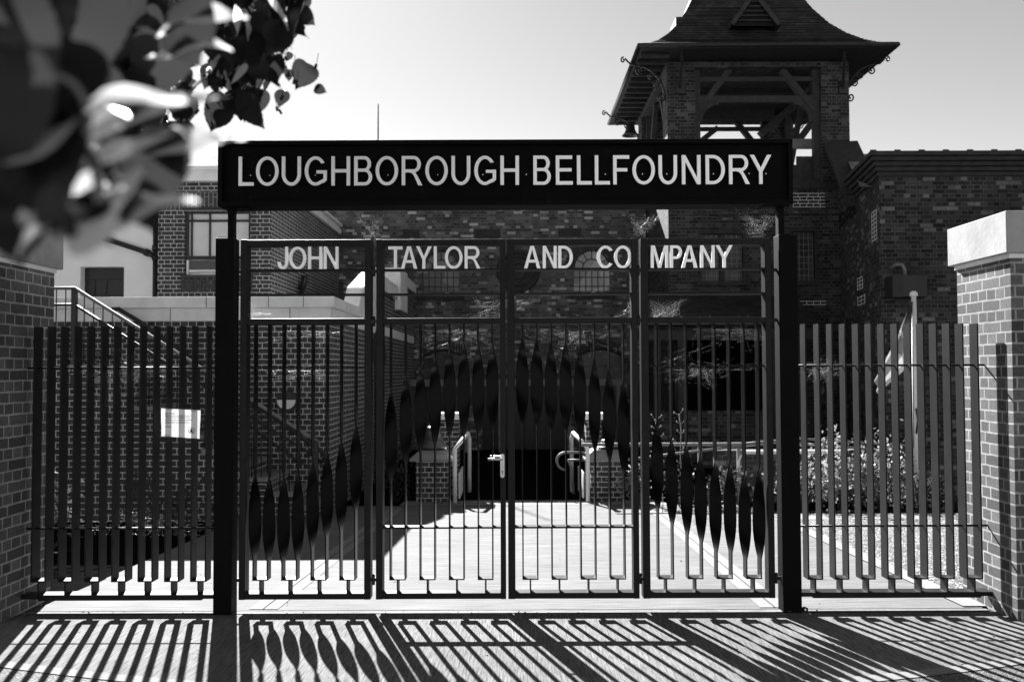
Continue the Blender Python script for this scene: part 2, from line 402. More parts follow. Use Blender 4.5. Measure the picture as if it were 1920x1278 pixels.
# ============================================================ GROUND
def rows(name, rws, off, mat, label=None, kind='structure', cat=None):
    """rws: (Y, x0, x1) rows"""
    mb = MB(); out = []
    for (Ya, a0, a1), (Yb, b0, b1) in zip(rws, rws[1:]):
        n = max(1, int(abs(Yb-Ya)/.5))
        ks = [i/n for i in range(n+1)]
        for k0, k1 in zip(ks, ks[1:]):
            y0 = Ya+(Yb-Ya)*k0; y1 = Ya+(Yb-Ya)*k1
            mb.quad((a0+(b0-a0)*k0, y0, gz(y0)+off), (a1+(b1-a1)*k0, y0, gz(y0)+off), (a1+(b1-a1)*k1, y1, gz(y1)+off), (a0+(b0-a0)*k1, y1, gz(y1)+off))
    bm_name = name
    o = mb.build(bm_name, mat)
    for p in o.data.polygons:
        if p.normal.z < 0: p.flip()
    tag(o, label, cat, kind=kind); return o
YB = [-300, 0, 2, 4, 6.19, 8, 10, 12, 14.5, 60, 500]
rows('ground', [(y, -300, 300) for y in YB], -.03, M_['soil'], 'dark bare soil and distant ground around the yard')
kc = lambda x: 4.47+.068*x*x
mb = MB(); mk = MB(); mr = MB(); N = 60
for i in range(N):
    xa = -8+16*i/N; xb = -8+16*(i+1)/N
    def q(m, ya0, ya1, yb0, yb1, off):
        m.quad((xa, ya0, gz(ya0)+off), (xb, yb0, gz(yb0)+off), (xb, yb1, gz(yb1)+off), (xa, ya1, gz(ya1)+off))
    q(mb, min(kc(xa)+.10, 6.1), 6.16, min(kc(xb)+.10, 6.1), 6.16, 0)
    q(mk, min(kc(xa), 6.0), min(kc(xa)+.10, 6.1), min(kc(xb), 6.0), min(kc(xb)+.10, 6.1), .004)
    q(mr, -6, min(kc(xa), 6.0), -6, min(kc(xb), 6.0), .0)
tag(mb.build('pavement', M_['pave']), 'dark brushed concrete pavement striped with the shadow of the gates', kind='structure')
tag(mk.build('kerb', M_['kerb']), 'pale flush kerb curving across the front of the pavement', kind='structure')
tag(mr.build('road', M_['asphalt']), 'coarse dark asphalt road in front of the kerb', kind='structure')
rows('threshold', [(6.16, -3.3, 3.22), (6.235, -3.3, 3.22)], .004, M_['sill'], 'worn pale concrete strip under the gates')
rows('drain_channel', [(6.235, -3.3, 3.22), (6.268, -3.3, 3.22)], -.012, M_['dark'], 'narrow dark drain slot running under the gates')
rows('yard', [(6.268, -3.3, 3.22), (11.6, -3.42, 3.3), (12.85, -3.42, 3.3)], .0, M_['yard'], 'sunlit brushed concrete yard behind the gates')
rows('cross_path', [(11.15, 3.304, 8.5), (11.75, 3.304, 8.5)], .004, M_['edge'], 'pale concrete path crossing to the right behind the gravel')
rows('gravel_bed', [(6.6, 3.2, 9), (11.14, 3.32, 9)], .002, M_['gravel'], 'coarse pale gravel behind the right fence')
for s, lx in ((-1, -1.72), (1, 1.80)):
    rows('edging_strip', [(6.3, lx-.1, lx+.1), (12.5, lx+.02, lx+.22)], .004, M_['edge'], 'pale smooth concrete band running back across the yard on the %s' % ('left' if s < 0 else 'right'))
    rows('yard_joint', [(6.3, lx-.004, lx+.004), (12.5, lx+.116, lx+.124)], .008, M_['dark'], 'thin dark joint inside the pale band on the %s' % ('left' if s < 0 else 'right'))
rows('yard_edging', [(6.3, 3.1, 3.26), (11.14, 3.2, 3.36)], .0085, M_['edge'], 'pale kerb between the yard and the gravel')
rows('sett_strip', [(12.85, -1.6, 2.2), (13.55, -1.6, 2.2)], .004, M_['setts'], 'strip of light paving setts in front of the brick piers')
rows('gravel_path', [(13.55, -1.3, 1.9), (16.0, -1.3, 1.9)], .002, M_['soil'], 'dark gravel ramp between the brick piers')

# ============================================================ GATE SCREEN
GY = 6.19; GD = 0.10
zt = lambda y: zy(y, GY)
def px(x, y=800): return xx(x, y, GY)
Z_TOP, Z_TR, Z_P1, Z_P2, Z_R, Z_RB = zt(447.5), zt(459.5), zt(503), zt(549), zt(595.5), zt(607)
Z_U, Z_L, Z_PL, Z_B, Z_BB = zt(687), zt(989), zt(1084), zt(1111), zt(1122.5)
def slat_mesh(mb, x, z0, z1, y0=GY, depth=GD, th=.0085, cz=None, L=.66, dirn=1):
    n = 64 if cz is not None else 1
    yc = y0+depth/2; rings = []
    zs = [z0+(z1-z0)*i/n for i in range(n+1)]
    if cz is not None:
        zs = sorted(set([z0, z1]+[cz-L/2+L*i/48 for i in range(49)]))
    for z in zs:
        th_ = 0
        if cz is not None:
            t = min(1, max(0, (z-(cz-L/2))/L)); th_ = math.pi*(t + .02*math.sin(2*math.pi*t)*(1 if 0 < t < 1 else 0))*dirn
        c, s_ = math.cos(th_), math.sin(th_)
        rg = []
        for a, b in ((-th/2, -depth/2), (th/2, -depth/2), (th/2, depth/2), (-th/2, depth/2)):
            rg.append(Vector((x+a*c-b*s_, yc+a*s_+b*c, z)))
        rings.append(rg)
    for j in range(4):
        k = len(mb.v); j2 = (j+1) % 4
        for rg in rings: mb.v += [rg[j], rg[j2]]
        for i in range(len(rings)-1):
            a = k+2*i; mb.f.append((a, a+1, a+3, a+2)); mb.sm.append(cz is not None)
    for rg, fl in ((rings[0], 0), (rings[-1], 1)):
        k = len(mb.v); mb.v += rg; mb.f.append(tuple(k+i for i in range(4))); mb.sm.append(False)
def hinge(parent, x, z):
    m = MB(); m.tube([(x, GY+.02, z-.035), (x, GY+.02, z+.035)], .010, 10)
    m.box(x-.03, x+.03, GY+.015, GY+.025, z-.012, z+.012)
    m.tube([(x-.02, GY+.003, z), (x-.02, GY+.016, z)], .007, 8); m.tube([(x+.02, GY+.003, z), (x+.02, GY+.016, z)], .007, 8)
    m.build('hinge', M_['iron'], parent)
def gate(x0, x1, in0, in1, fronts, centers, rodz, dirn, letters, label, wide_rod, handle=False):
    X0, X1, I0, I1 = px(x0), px(x1), px(in0), px(in1)
    r = empty('gate', ((X0+X1)/2, GY, 0), label, 'gate', 'four black steel gate leaves')
    f = MB()
    f.box(X0, I0, GY, GY+GD, Z_BB, Z_TOP); f.box(I1, X1, GY, GY+GD, Z_BB, Z_TOP)
    e = .0015
    f.box(I0, I1, GY+e, GY+GD-e, Z_TR, Z_TOP-e); f.box(I0, I1, GY+e, GY+GD-e, Z_RB, Z_R); f.box(I0, I1, GY+e, GY+GD-e, Z_BB+e, Z_B)
    f.build('frame', M_['black'], r, bevel=.003)
    for z in (Z_P1, Z_P2):
        MB().box(I0, I1, GY+.004, GY+GD-.004, z-.011, z).build('rail', M_['black'], r)
    # cross bar through the slats
    w_ = .085 if wide_rod else .016
    MB().box(I0, I1, GY+GD/2-w_/2, GY+GD/2+w_/2, rodz-.006, rodz+.006).build('cross_bar', M_['black'], r)
    xs = []
    for fx, cy in zip(fronts, centers):
        X = px(fx); X += .00425 if fx < 960 else -.00425
        xs.append(X)
        m = MB(); slat_mesh(m, X, Z_PL-.002, Z_RB+.002, y0=GY+.008, depth=.086, cz=zt(cy+random.uniform(-2, 2)), L=.635*random.uniform(.96, 1.04), dirn=dirn)
        m.build('twisted_slat', M_['slat'], r, fixn=False)
    for k in range(0, 8, 2):
        m = MB(); m.box(xs[k]-.0043, xs[k+1]+.0043, GY+.001, GY+GD-.001, Z_PL-.009, Z_PL-.0005)
        xm = (xs[k]+xs[k+1])/2; m.box(xm-.0045, xm+.0045, GY+.002, GY+GD-.002, Z_B-.002, Z_PL-.009)
        m.build('slat_foot', M_['black'], r)
    for ch, a, b in letters:
        letter(ch, px(a, 480), px(b, 480), Z_P1, zt(460.5), GY+.012, GY+.030, M_['letter'], r, stroke=.132)
    if handle:
        hx = px(942, 870)
        p = MB(); z0, z1 = zt(895), zt(850); rr = px(946, 870)-hx
        pts = [(hx+rr*math.cos(t), z1-rr+rr*math.sin(t)) for t in [math.pi*i/8 for i in range(9)]]+[(hx+rr*math.cos(t), z0+rr+rr*math.sin(t)) for t in [math.pi+math.pi*i/8 for i in range(9)]]
        p.prism(pts, 'y', GY-.006, GY)
        hp = p.build('handle_plate', M_['chrome'], r)
        h = MB(); zc = zt(859)
        h.tube([(hx, GY-.006, zc), (hx, GY-.045, zc)], .009, 12)
        h.tube([(hx, GY-.045, zc), (hx-.02, GY-.048, zc), (px(915, 859), GY-.048, zc)], .0085, 12)
        h.build('handle', M_['chrome'], hp)
        k = MB(); k.tube([(hx, GY-.0075, zt(883)), (hx, GY-.005, zt(883))], .005, 12); k.box(hx-.002, hx+.002, GY-.0075, GY-.006, zt(889), zt(883)); k.build('keyhole', M_['iron'], hp)
        h = MB(); h.tube([(hx, GY+GD, zc), (hx, GY+GD+.045, zc), (px(918, 855), GY+GD+.048, zc)], .0085, 12); h.build('handle', M_['chrome'], hp)
    return r
J = lambda s, off, sc, *p: [(c, off+a*sc, off+b*sc) for c, a, b in zip(s, p[::2], p[1::2])]
s1 = 1/6.857; s2 = .2974
L1 = J('JOHN', 440, s1, 545, 680, 693, 912, 938, 1120, 1138, 1330)
L2 = J('TAYLOR', 700, s1, 188, 372, 350, 562, 545, 748, 775, 925, 918, 1145, 1172, 1377)
L3 = J('ANDCO', 940, s2, 143, 247, 262, 350, 360, 452, 603, 703, 713, 822)
L4 = J('MPANY', 940, s2, 945, 1055, 1066, 1142, 1138, 1240, 1257, 1348, 1355, 1462)
g1 = gate(449, 695, 461, 683, [474, 500.5, 528, 555, 582.5, 609.5, 636.5, 664], [960, 965, 967, 962, 942, 923, 905, 875], Z_U, -1, L1,
          'leftmost gate leaf reading JOHN, its low bar twists hanging near the ground', False)
g2 = gate(705, 948, 717.5, 938, [730, 758, 786, 813.5, 841, 868, 895, 922], [814, 784, 763, 748, 736, 731, 731, 727], Z_L, -1, L2,
          'gate leaf reading TAYLOR with the silver lever handle', True, True)
g3 = gate(952, 1197, 965.5, 1186, [981, 1008.5, 1035.5, 1063, 1090, 1117.5, 1145, 1172], [717, 722, 726, 728, 738, 757, 778, 800], Z_L, 1, L3,
          'gate leaf reading AND CO, right of the silver handle', True)
g4 = gate(1204, 1450, 1217.5, 1438, [1235, 1262, 1290, 1316.5, 1344, 1371.5, 1399, 1426], [870, 898, 915, 932, 948, 948, 962, 960], Z_U, 1, L4,
          'rightmost gate leaf reading MPANY, its bar twists low like the first', False)
for gg, xh in ((g1, 452), (g2, 700), (g3, 1200), (g4, 1453.5)):
    for y in (507, 601, 1086): hinge(gg, px(xh), zt(y))
# drop bolts
for gg, xb in ((g1, 697.5), (g3, 958), (g3, 1200.5)):
    pass
def post(x0, x1, ytop, label):
    X0, X1 = px(x0), px(x1); D = .13
    r = empty('gate_post', ((X0+X1)/2, GY, 0), label, 'gate post', 'two thick black gate posts')
    MB().box(X0, X1, GY-.05, GY-.05+D, -.03, zt(ytop)).build('shaft', M_['post'], r, bevel=.004)
    MB().box(X0-.001+.012, X1-.012, GY-.035, GY-.065+D, zt(ytop), zt(ytop-2)).build('cap', M_['post'], r)
    return r
lp = post(406, 440, 446, 'thick black gate post at the left end of the gates')
rp = post(1461, 1495, 443, 'thick black gate post at the right end of the gates')
m = MB(); m.tube([(px(1500), GY+.0, .0), (px(1503), GY-.01, .03), (px(1508), GY-.01, .02), (px(1506), GY-.02, .005)], .008, 8); m.tube([(px(1499), GY+.03, .01), (px(1504), GY+.02, .012)], .012, 8)
m.build('ground_bolt', M_['iron'], rp)
# ---- sign board
SYF = GY-.09; SYB = GY+.12
def sx(x, y=320): return xx(x, y, SYF)
zs = lambda y: zy(y, SYF)
sg = empty('sign_board', (0, GY, zs(390)), 'long black boxed sign reading LOUGHBOROUGH BELLFOUNDRY above the gates', 'sign')
X0, X1, ZB, ZT = sx(408), sx(1487), zs(384), zs(261.5); bw = .030
f = MB(); f.box(X0, X1, SYF, SYB, ZT-bw, ZT); f.box(X0, X1, SYF, SYB, ZB, ZB+bw)
f.box(X0, X0+bw, SYF+.001, SYB-.001, ZB+bw, ZT-bw); f.box(X1-bw, X1, SYF+.001, SYB-.001, ZB+bw, ZT-bw)
f.build('frame', M_['post'], sg, bevel=.002)
MB().box(X0+bw, X1-bw, SYF+.045, SYF+.06, ZB+bw, ZT-bw).build('panel', M_['panel'], sg)
MB().box(sx(436), sx(1452), SYF+.041, SYF+.0449, zs(333), zs(314)).build('fixing_strip', M_['panel'], sg)
SL = J('LOUGHBOROUGH', 400, .29167, 160,258, 272,418, 438,562, 586,728, 757,878, 904,1020, 1042,1187, 1210,1343, 1362,1507, 1530,1652, 1677,1817, 1845,1965)
SL += J('BELLFOUNDRY', 960, .29167, 137,250, 282,391, 418,514, 533,630, 651,755, 775,920, 943,1063, 1093,1214, 1246,1370, 1396,1530, 1532,1670)
for ch, a, b in SL: letter(ch, sx(a), sx(b), zs(346.3), zs(291.5), SYF+.006, SYF+.018, M_['letter'], sg)
for bx in (467, 503, 589, 726, 820, 905, 987, 1136, 1206, 1252, 1340, 1407, 1439):
    MB().tube([(sx(bx), SYF+.041, zs(325)), (sx(bx), SYF+.034, zs(325))], .004, 8).build('bolt', M_['chrome'], sg)
for a, b in ((421, 432), (1465, 1476)):
    m = MB(); m.box(sx(a, 420), sx(b, 420), GY-.02, GY+.045, zt(444), ZB-.008); m.build('stub_post', M_['post'], sg)
for a, b in ((412, 462), (1434, 1484)):
    m = MB(); m.box(sx(a, 390), sx(b, 390), GY-.05, GY+.08, ZB-.008, ZB-.0005); m.build('flange', M_['post'], sg)

# ---- side fences
def fence(fronts, x_end_l, x_end_r, rail_l, rail_r, label):
    Y0 = GY+.02; D = .105
    fx = lambda x: xx(x, 800, Y0)
    r = empty('slat_fence', (fx(sum(fronts)/len(fronts)), Y0, 0), label, 'fence', 'two black slatted fence panels')
    zf = lambda y: zy(y, Y0); xs = []
    for q in fronts:
        X = fx(q)+(.005 if q < 960 else -.005); xs.append(X)
        m = MB(); slat_mesh(m, X, zf(1085.5), zf(608.5), y0=Y0, depth=D, th=.010); m.build('slat', M_['black'], r)
    for k in range(0, 14, 2):
        m = MB(); m.box(xs[k]-.005, xs[k+1]+.005, Y0+.001, Y0+D-.001, zf(1085.5)-.010, zf(1085.5)-.0005)
        xm = (xs[k]+xs[k+1])/2; m.box(xm-.005, xm+.005, Y0+.002, Y0+D-.002, zf(1112)-.002, zf(1085.5)-.010); m.build('slat_foot', M_['black'], r)
    for y in (687, 990):
        m = MB(); m.tube([(fx(x_end_l), Y0+D/2, zf(y)), (fx(x_end_r), Y0+D/2, zf(y))], .0075, 8); m.build('rod', M_['black'], r)
    m = MB(); m.box(fx(rail_l), fx(rail_r), Y0, Y0+D, zf(1120), zf(1112)); m.build('bottom_rail', M_['black'], r, bevel=.002)
    m = MB(); m.box(fx(rail_l)+.10, fx(rail_r)-.10, Y0+.02, Y0+D-.02, zf(1124), zf(1120)-.001); m.build('lower_rail', M_['black'], r)
    return r
fl = fence([61, 86.5, 111, 136.5, 161, 187, 211, 236.5, 260.5, 286, 310, 335, 358.5, 385.5], 44, 406, 44, 406, 'black slatted fence panel left of the gates with a paper notice tied on')
fr = fence([1514, 1539.5, 1564, 1588.5, 1613.5, 1637.5, 1662, 1687, 1711.5, 1736, 1760.5, 1785.5, 1810, 1838], 1495, 1862, 1495, 1864, 'black slatted fence panel right of the gates with sunlit slat sides')

# ---- notice
nb = SYN = GY+.014
r = empty('paper_notice', P(340, 800, nb), 'crumpled white paper notice in a plastic sleeve tied to the left fence slats', 'notice')
m = MB(); c0, c1, c2, c3 = P(302.5, 765, nb), P(376.5, 769, nb), P(374.5, 822, nb), P(303, 817, nb)
n = 22
def sp(u, v):
    a = c0.lerp(c1, u); b = c3.lerp(c2, u); p = a.lerp(b, v)
    p.y += -.004*math.cos(u*2*math.pi*3)-.0025*math.sin(7*v+3*u); return p
for i in range(n):
    for j in range(6):
        m.quad(sp(i/n, j/6), sp((i+1)/n, j/6), sp((i+1)/n, (j+1)/6), sp(i/n, (j+1)/6), sm=True)
sh = m.build('sheet', M_['paper'], r)
def small_text(s, x, y, w, parent):
    o = letter(s, xx(x, y, nb), xx(x+w, y, nb), P(x, y+2.9, nb).z, P(x, y-.6, nb).z, nb-.0085, nb-.008, M_['ink'], parent, 'print')
for s, x, y, w in (('Dear Visitors', 310, 773.5, 19), ('Opening times have been revised to', 310, 778, 51), ('10am to 4pm on Mondays to Fridays', 312, 781.5, 46),
                   ('Please enquire inside for availability', 310, 786, 51), ('between these hours and ask for us', 310, 790, 47), ('Thank you', 310, 798.5, 12)):
    small_text(s, x, y, w, sh)
m = MB(); cc = P(359.5, 806.5, nb); R_ = .020
m.tube([(cc.x+R_*math.cos(t), nb-.009, cc.z+R_*math.sin(t)) for t in [math.pi*2*i/24 for i in range(25)]], .0012, 5)
m.box(cc.x-.014, cc.x+.014, nb-.0098, nb-.0085, cc.z-.013, cc.z-.010); m.prism([(cc.x-.009, cc.z-.009), (cc.x+.009, cc.z-.009), (cc.x+.004, cc.z+.010), (cc.x-.004, cc.z+.010)], 'y', nb-.0098, nb-.0085)
m.build('round_stamp', M_['ink'], sh)
for (xa, ya, xb) in ((309, 766.8, 325), (357, 770.3, 367), (308, 815.5, 318)):
    MB().tube([P(xa, ya, nb-.012), P(xb, ya+.3, nb-.012)], .0016, 6).build('cable_tie', M_['iron'], r)

# ============================================================ BRICK PILLARS
def pillar(side, label):
    if side > 0: X0, X1, o = 3.26, 3.26+.675, .045
    else: X0, X1, o = -3.35-.675, -3.35, .045
    Y0, Y1 = 5.91, 6.62
    r = empty('brick_pillar', ((X0+X1)/2, (Y0+Y1)/2, 0), label, 'brick pillar', 'two brick pillars with stone caps')
    MB().box(X0, X1, Y0, Y1, -.08, 2.355).build('brickwork', M_['brick'], r)
    m = MB(); m.box(X0-.012, X1+.012, Y0-.012, Y1+.012, 2.355, 2.385); m.build('mortar_bed', M_['stone'], r)
    m = MB(); m.box(X0-o, X1+o, Y0-o, Y1+o, 2.385, 2.66); m.build('cap_stone', M_['conc'], r, bevel=.006)
    return r
pillar(-1, 'brick pillar with grey concrete cap at the left end of the fence')
pillar(1, 'brick pillar whose inner side and white cap are sunlit, at the right end')

# ============================================================ wall with openings (facing -Y)
def wall(mb, x0, x1, z0, z1, Y, holes, dep):
    xs = sorted({x0, x1, *[h[0] for h in holes], *[h[1] for h in holes]}); zs_ = sorted({z0, z1, *[h[2] for h in holes], *[h[3] for h in holes]})
    for a, b in zip(xs, xs[1:]):
        for c, d in zip(zs_, zs_[1:]):
            if any(h[0]-1e-6 <= a and b <= h[1]+1e-6 and h[2]-1e-6 <= c and d <= h[3]+1e-6 for h in holes): continue
            mb.quad((a, Y, c), (b, Y, c), (b, Y, d), (a, Y, d))
    for a, b, c, d in [h[:4] for h in holes]:
        mb.quad((a, Y, c), (a, Y+dep, c), (a, Y+dep, d), (a, Y, d)); mb.quad((b, Y, c), (b, Y+dep, c), (b, Y+dep, d), (b, Y, d))
        mb.quad((a, Y, c), (b, Y, c), (b, Y+dep, c), (a, Y+dep, c)); mb.quad((a, Y, d), (b, Y, d), (b, Y+dep, d), (a, Y+dep, d))
def rect(x0, y0, x1, y1, Y):
    ym = (y0+y1)/2
    return (xx(x0, ym, Y), xx(x1, ym, Y), P((x0+x1)/2, y1, Y).z, P((x0+x1)/2, y0, Y).z)
def spandrel(mb, h, zspring, Y, dep, seg=False):
    a, b, c, d = h; cx = (a+b)/2; R = (b-a)/2; n = 20
    def arc(x):
        t = max(-1, min(1, (x-cx)/R))
        return zspring+(d-zspring)*(math.sqrt(1-t*t) if not seg else (1-t*t))
    xs = [cx-R*math.cos(math.pi*i/n) for i in range(n+1)]
    for p, q in zip(xs, xs[1:]):
        mb.quad((p, Y, arc(p)), (q, Y, arc(q)), (q, Y, d), (p, Y, d))
        mb.quad((p, Y, arc(p)), (q, Y, arc(q)), (q, Y+dep, arc(q)), (p, Y+dep, arc(p)))
    return arc

# ============================================================ BRICK HALL behind the yard
HY = 23.0
hall = empty('brick_hall', (-.5, HY, -.34), 'long old brick foundry hall with arched windows behind the yard', 'building')
w1 = rect(792, 469, 861.5, 548, HY); w2 = rect(1076, 467.5, 1144.5, 546.5, HY)
w3 = rect(793, 655, 868, 800, HY); w4 = rect(1088, 653, 1166, 800, HY); dr = rect(905, 700, 1062, 905, HY)
dr = (dr[0], dr[1], -.5, dr[3])
HX0, HX1, HZ = -9.5, 3.42, 6.25
hw = MB(); wall(hw, HX0, HX1, -.6, HZ, HY, [w1, w2, w3, w4, dr], .16)
sp1 = w1[3]-(w1[1]-w1[0])/2; arc1 = spandrel(hw, w1, sp1, HY, .16); sp2 = w2[3]-(w2[1]-w2[0])/2; arc2 = spandrel(hw, w2, sp2, HY, .16)
arc3 = spandrel(hw, w3, w3[3]-.16, HY, .16, True); arc4 = spandrel(hw, w4, w4[3]-.16, HY, .16, True)
hw.build('wall', M_['old'], hall, fixn=False)
MB().box(HX0, HX1, HY+.3, HY+11, -.6, HZ).build('rear_walls', M_['old'], hall)
MB().box(HX0-.05, HX1-.01, HY-.05, HY+11.05, HZ, HZ+.12).build('roof', M_['lead'], hall)
def arched(h, zsp, arc, gl, cols, rowsz, name, full=True):
    a, b, c, d = h; Y = HY+.12
    gm = MB(); gm.box(a, b, Y, Y+.01, c, d); win = gm.build(name, gl, hall)
    f = MB(); cx = (a+b)/2; R = (b-a)/2
    for k in range(cols+1):
        x = a+(b-a)*k/cols
        top = zsp if full else arc(x)
        f.box(x-.012, x+.012, Y-.02, Y-.001, c, top)
    for z in rowsz: f.box(a, b, Y-.019, Y-.002, z-.012, z+.012)
    if full:
        n = 16
        for rr in (.96, .5):
            pts = [Vector((cx-R*rr*math.cos(math.pi*i/n), Y-.01, zsp+R*rr*math.sin(math.pi*i/n))) for i in range(n+1)]
            f.tube(pts, .014, 6)
        for k in range(1, 6):
            t = math.pi*k/6; f.tube([(cx-R*.5*math.cos(t), Y-.011, zsp+R*.5*math.sin(t)), (cx-R*math.cos(t), Y-.011, zsp+R*math.sin(t))], .012, 6)
    else:
        n = 16; pts = [Vector((a+(b-a)*i/n, Y-.01, arc(a+(b-a)*i/n)-.02)) for i in range(n+1)]; f.tube(pts, .02, 6)
    f.build('glazing_bars', M_['iron'], win)
    return win
arched(w1, sp1, arc1, M_['glass_mid'], 6, [sp1, P(826, 520, HY).z, P(826, 537, HY).z, w1[2]+.01], 'window')
arched(w2, sp2, arc2, M_['glass_lit'], 6, [sp2, P(1110, 519, HY).z, P(1110, 536, HY).z, w2[2]+.01], 'window')
arched(w3, 0, arc3, M_['glass'], 3, [P(826, 688, HY).z, P(826, 720, HY).z, P(826, 752, HY).z], 'window', False)
arched(w4, 0, arc4, M_['glass'], 3, [P(1126, 686, HY).z, P(1126, 716, HY).z, P(1126, 750, HY).z], 'window', False)
for a in (rect(782, 554, 871, 561, HY), rect(1067, 553, 1153, 560.5, HY)):
    MB().box(a[0], a[1], HY-.09, HY+.12, a[2], a[3]).build('window_sill', M_['timber'], hall)
for h, zsp in ((w1, sp1), (w2, sp2)):
    m = MB(); cx = (h[0]+h[1])/2; R = (h[1]-h[0])/2; n = 22
    for i in range(n):
        t0 = math.pi*i/n+.008; t1 = math.pi*(i+1)/n-.008
        P2 = [(cx-rr*math.cos(t), zsp+rr*math.sin(t)) for rr, t in ((R+.02, t0), (R+.02, t1), (R+.24, t1), (R+.24, t0))]
        m.prism(P2, 'y', HY-.015, HY+.02)
    m.build('brick_arch', M_['timber2'], hall)
for h in (w3, w4):
    m = MB(); n = 16
    for i in range(n):
        xa = h[0]+(h[1]-h[0])*i/n+.008; xb = h[0]+(h[1]-h[0])*(i+1)/n-.008
        ar = arc3 if h is w3 else arc4
        m.prism([(xa, ar(xa)+.01), (xb, ar(xb)+.01), (xb, ar(xb)+.24), (xa, ar(xa)+.24)], 'y', HY-.012, HY+.02)
    m.build('brick_arch', M_['timber2'], hall)
c = P(972, 508, HY); m = MB()
for rr, q in ((.50, .06), (.36, .035), (.2, .03)):
    m.tube([(c.x+rr*math.cos(t), HY-.01, c.z+rr*math.sin(t)) for t in [2*math.pi*i/36 for i in range(37)]], q, 8, cap=False)
m.build('roundel', M_['timber'], hall)
m = MB(); m.tube([(c.x, HY-.004, c.z), (c.x, HY+.01, c.z)], .47, 32); m.build('roundel_panel', M_['timber2'], hall)
for a in (rect(888, 429, 938, 447, HY), rect(755, 430, 787, 446, HY), rect(1047, 428, 1090, 444, HY)):
    m = MB(); m.box(a[0], a[1], HY-.012, HY+.01, a[2], a[3]); m.build('blocked_opening', M_['timber'], hall)
# door
d0 = MB(); nb_ = 8
for i in range(nb_):
    xa = dr[0]+(dr[1]-dr[0])*i/nb_; d0.box(xa+.004, xa+(dr[1]-dr[0])/nb_-.004, HY+.11, HY+.15, dr[2], dr[3])
dd = d0.build('door', M_['door'], hall)
MB().box((dr[0]+dr[1])/2+.03, (dr[0]+dr[1])/2+.07, HY+.07, HY+.11, .6, .8).build('handle', M_['iron'], dd)
# white painted beam across the hall front
m = MB(); a = P(722, 717, 22.4); b = P(1166, 712, 22.4)
m.box(a.x, b.x, 22.3, 22.42, a.z-.09, a.z+.07)
for xq in (a.x+.05, a.x+2, -.3, 1.4, b.x-.1): m.box(xq-.04, xq+.04, 22.32, 22.4, gz(22)-.05, a.z-.09)
tag(m.build('barrier_rail', M_['lead']), 'pale horizontal rail on posts in front of the hall doors', 'railing')
# mast
m = MB(); a = P(709, 195, 24.5); m.tube([(a.x, 24.5, HZ+.1), (a.x, 24.5, a.z)], [.03, .018], 8)
tag(m.build('roof_mast', M_['lead']), 'thin bare mast standing on the hall roof', 'mast')

# ============================================================ LEFT TALL HOUSE
LY = 16.5; LXc = xx(507, 600, LY)
house = empty('brick_house', (LXc-1.5, LY, -.34), 'tall brick house with stone parapet and sash window, upper left of the gates', 'building')
LZ = P(400, 313, LY).z; LZb = P(400, 340, LY).z; LX0 = xx(296, 500, LY)
sw = rect(346, 396, 470, 516, LY)
m = MB(); wall(m, LX0, LXc, -.5, LZb, LY, [sw], .18)
m.quad((LXc, LY, -.5), (LXc, HY-.02, -.5), (LXc, HY-.02, LZb), (LXc, LY, LZb))
m.quad((LX0, LY, -.5), (LX0, HY-.02, -.5), (LX0, HY-.02, LZb), (LX0, LY, LZb))
m.build('wall', M_['brick2'], house, fixn=False)
MB().box(LX0+.02, LXc-.02, LY+.4, HY-.05, -.5, LZb-.01).build('inner_core', M_['dark'], house)
m = MB(); m.box(LX0-.06, LXc+.06, LY-.06, HY-.01, LZb, LZb+.13); m.box(LX0-.01, LXc+.01, LY-.01, HY-.03, LZb+.13, LZ-.07); m.box(LX0-.09, LXc+.09, LY-.09, HY-.01, LZ-.07, LZ)
m.build('parapet', M_['stone'], house)
MB().box(xx(396, 300, 20), xx(412, 300, 20)+.3, 20, 20.8, LZ-.2, P(400, 291, 20).z).build('chimney', M_['stone'], house)
# soldier course
m = MB(); zs0, zs1 = P(400, 393, LY).z, P(400, 361, LY).z; x = LX0+.004; k = 0
while x < LXc-.07:
    m.box(x, x+.065, LY-.006, LY+.01, zs0 if k % 2 else zs0+.1, (zs0+.225 if k % 2 else zs1)); 
    m.box(x, x+.065, LY-.006, LY+.01, (zs0+.235 if k % 2 else zs0), (zs1 if k % 2 else zs0+.09)); x += .077; k += 1
m.build('soldier_course', simple('dark_brick_plain', .055, .85, .3, 20, .3), house)
m = MB(); m.box(LX0+.002, LXc-.002, LY-.003, LY+.01, zs0-.006, zs1+.006); m.build('mortar_band', simple('mortar', .36, .9, .2, 10, .3), house)
a = rect(340, 523, 480, 546, LY); m = MB(); x = a[0]
while x < a[1]-.07: m.box(x, x+.065, LY-.012, LY+.02, a[2], a[3]); x += .077
m.build('brick_sill', bpy.data.materials['dark_brick_plain'], house)
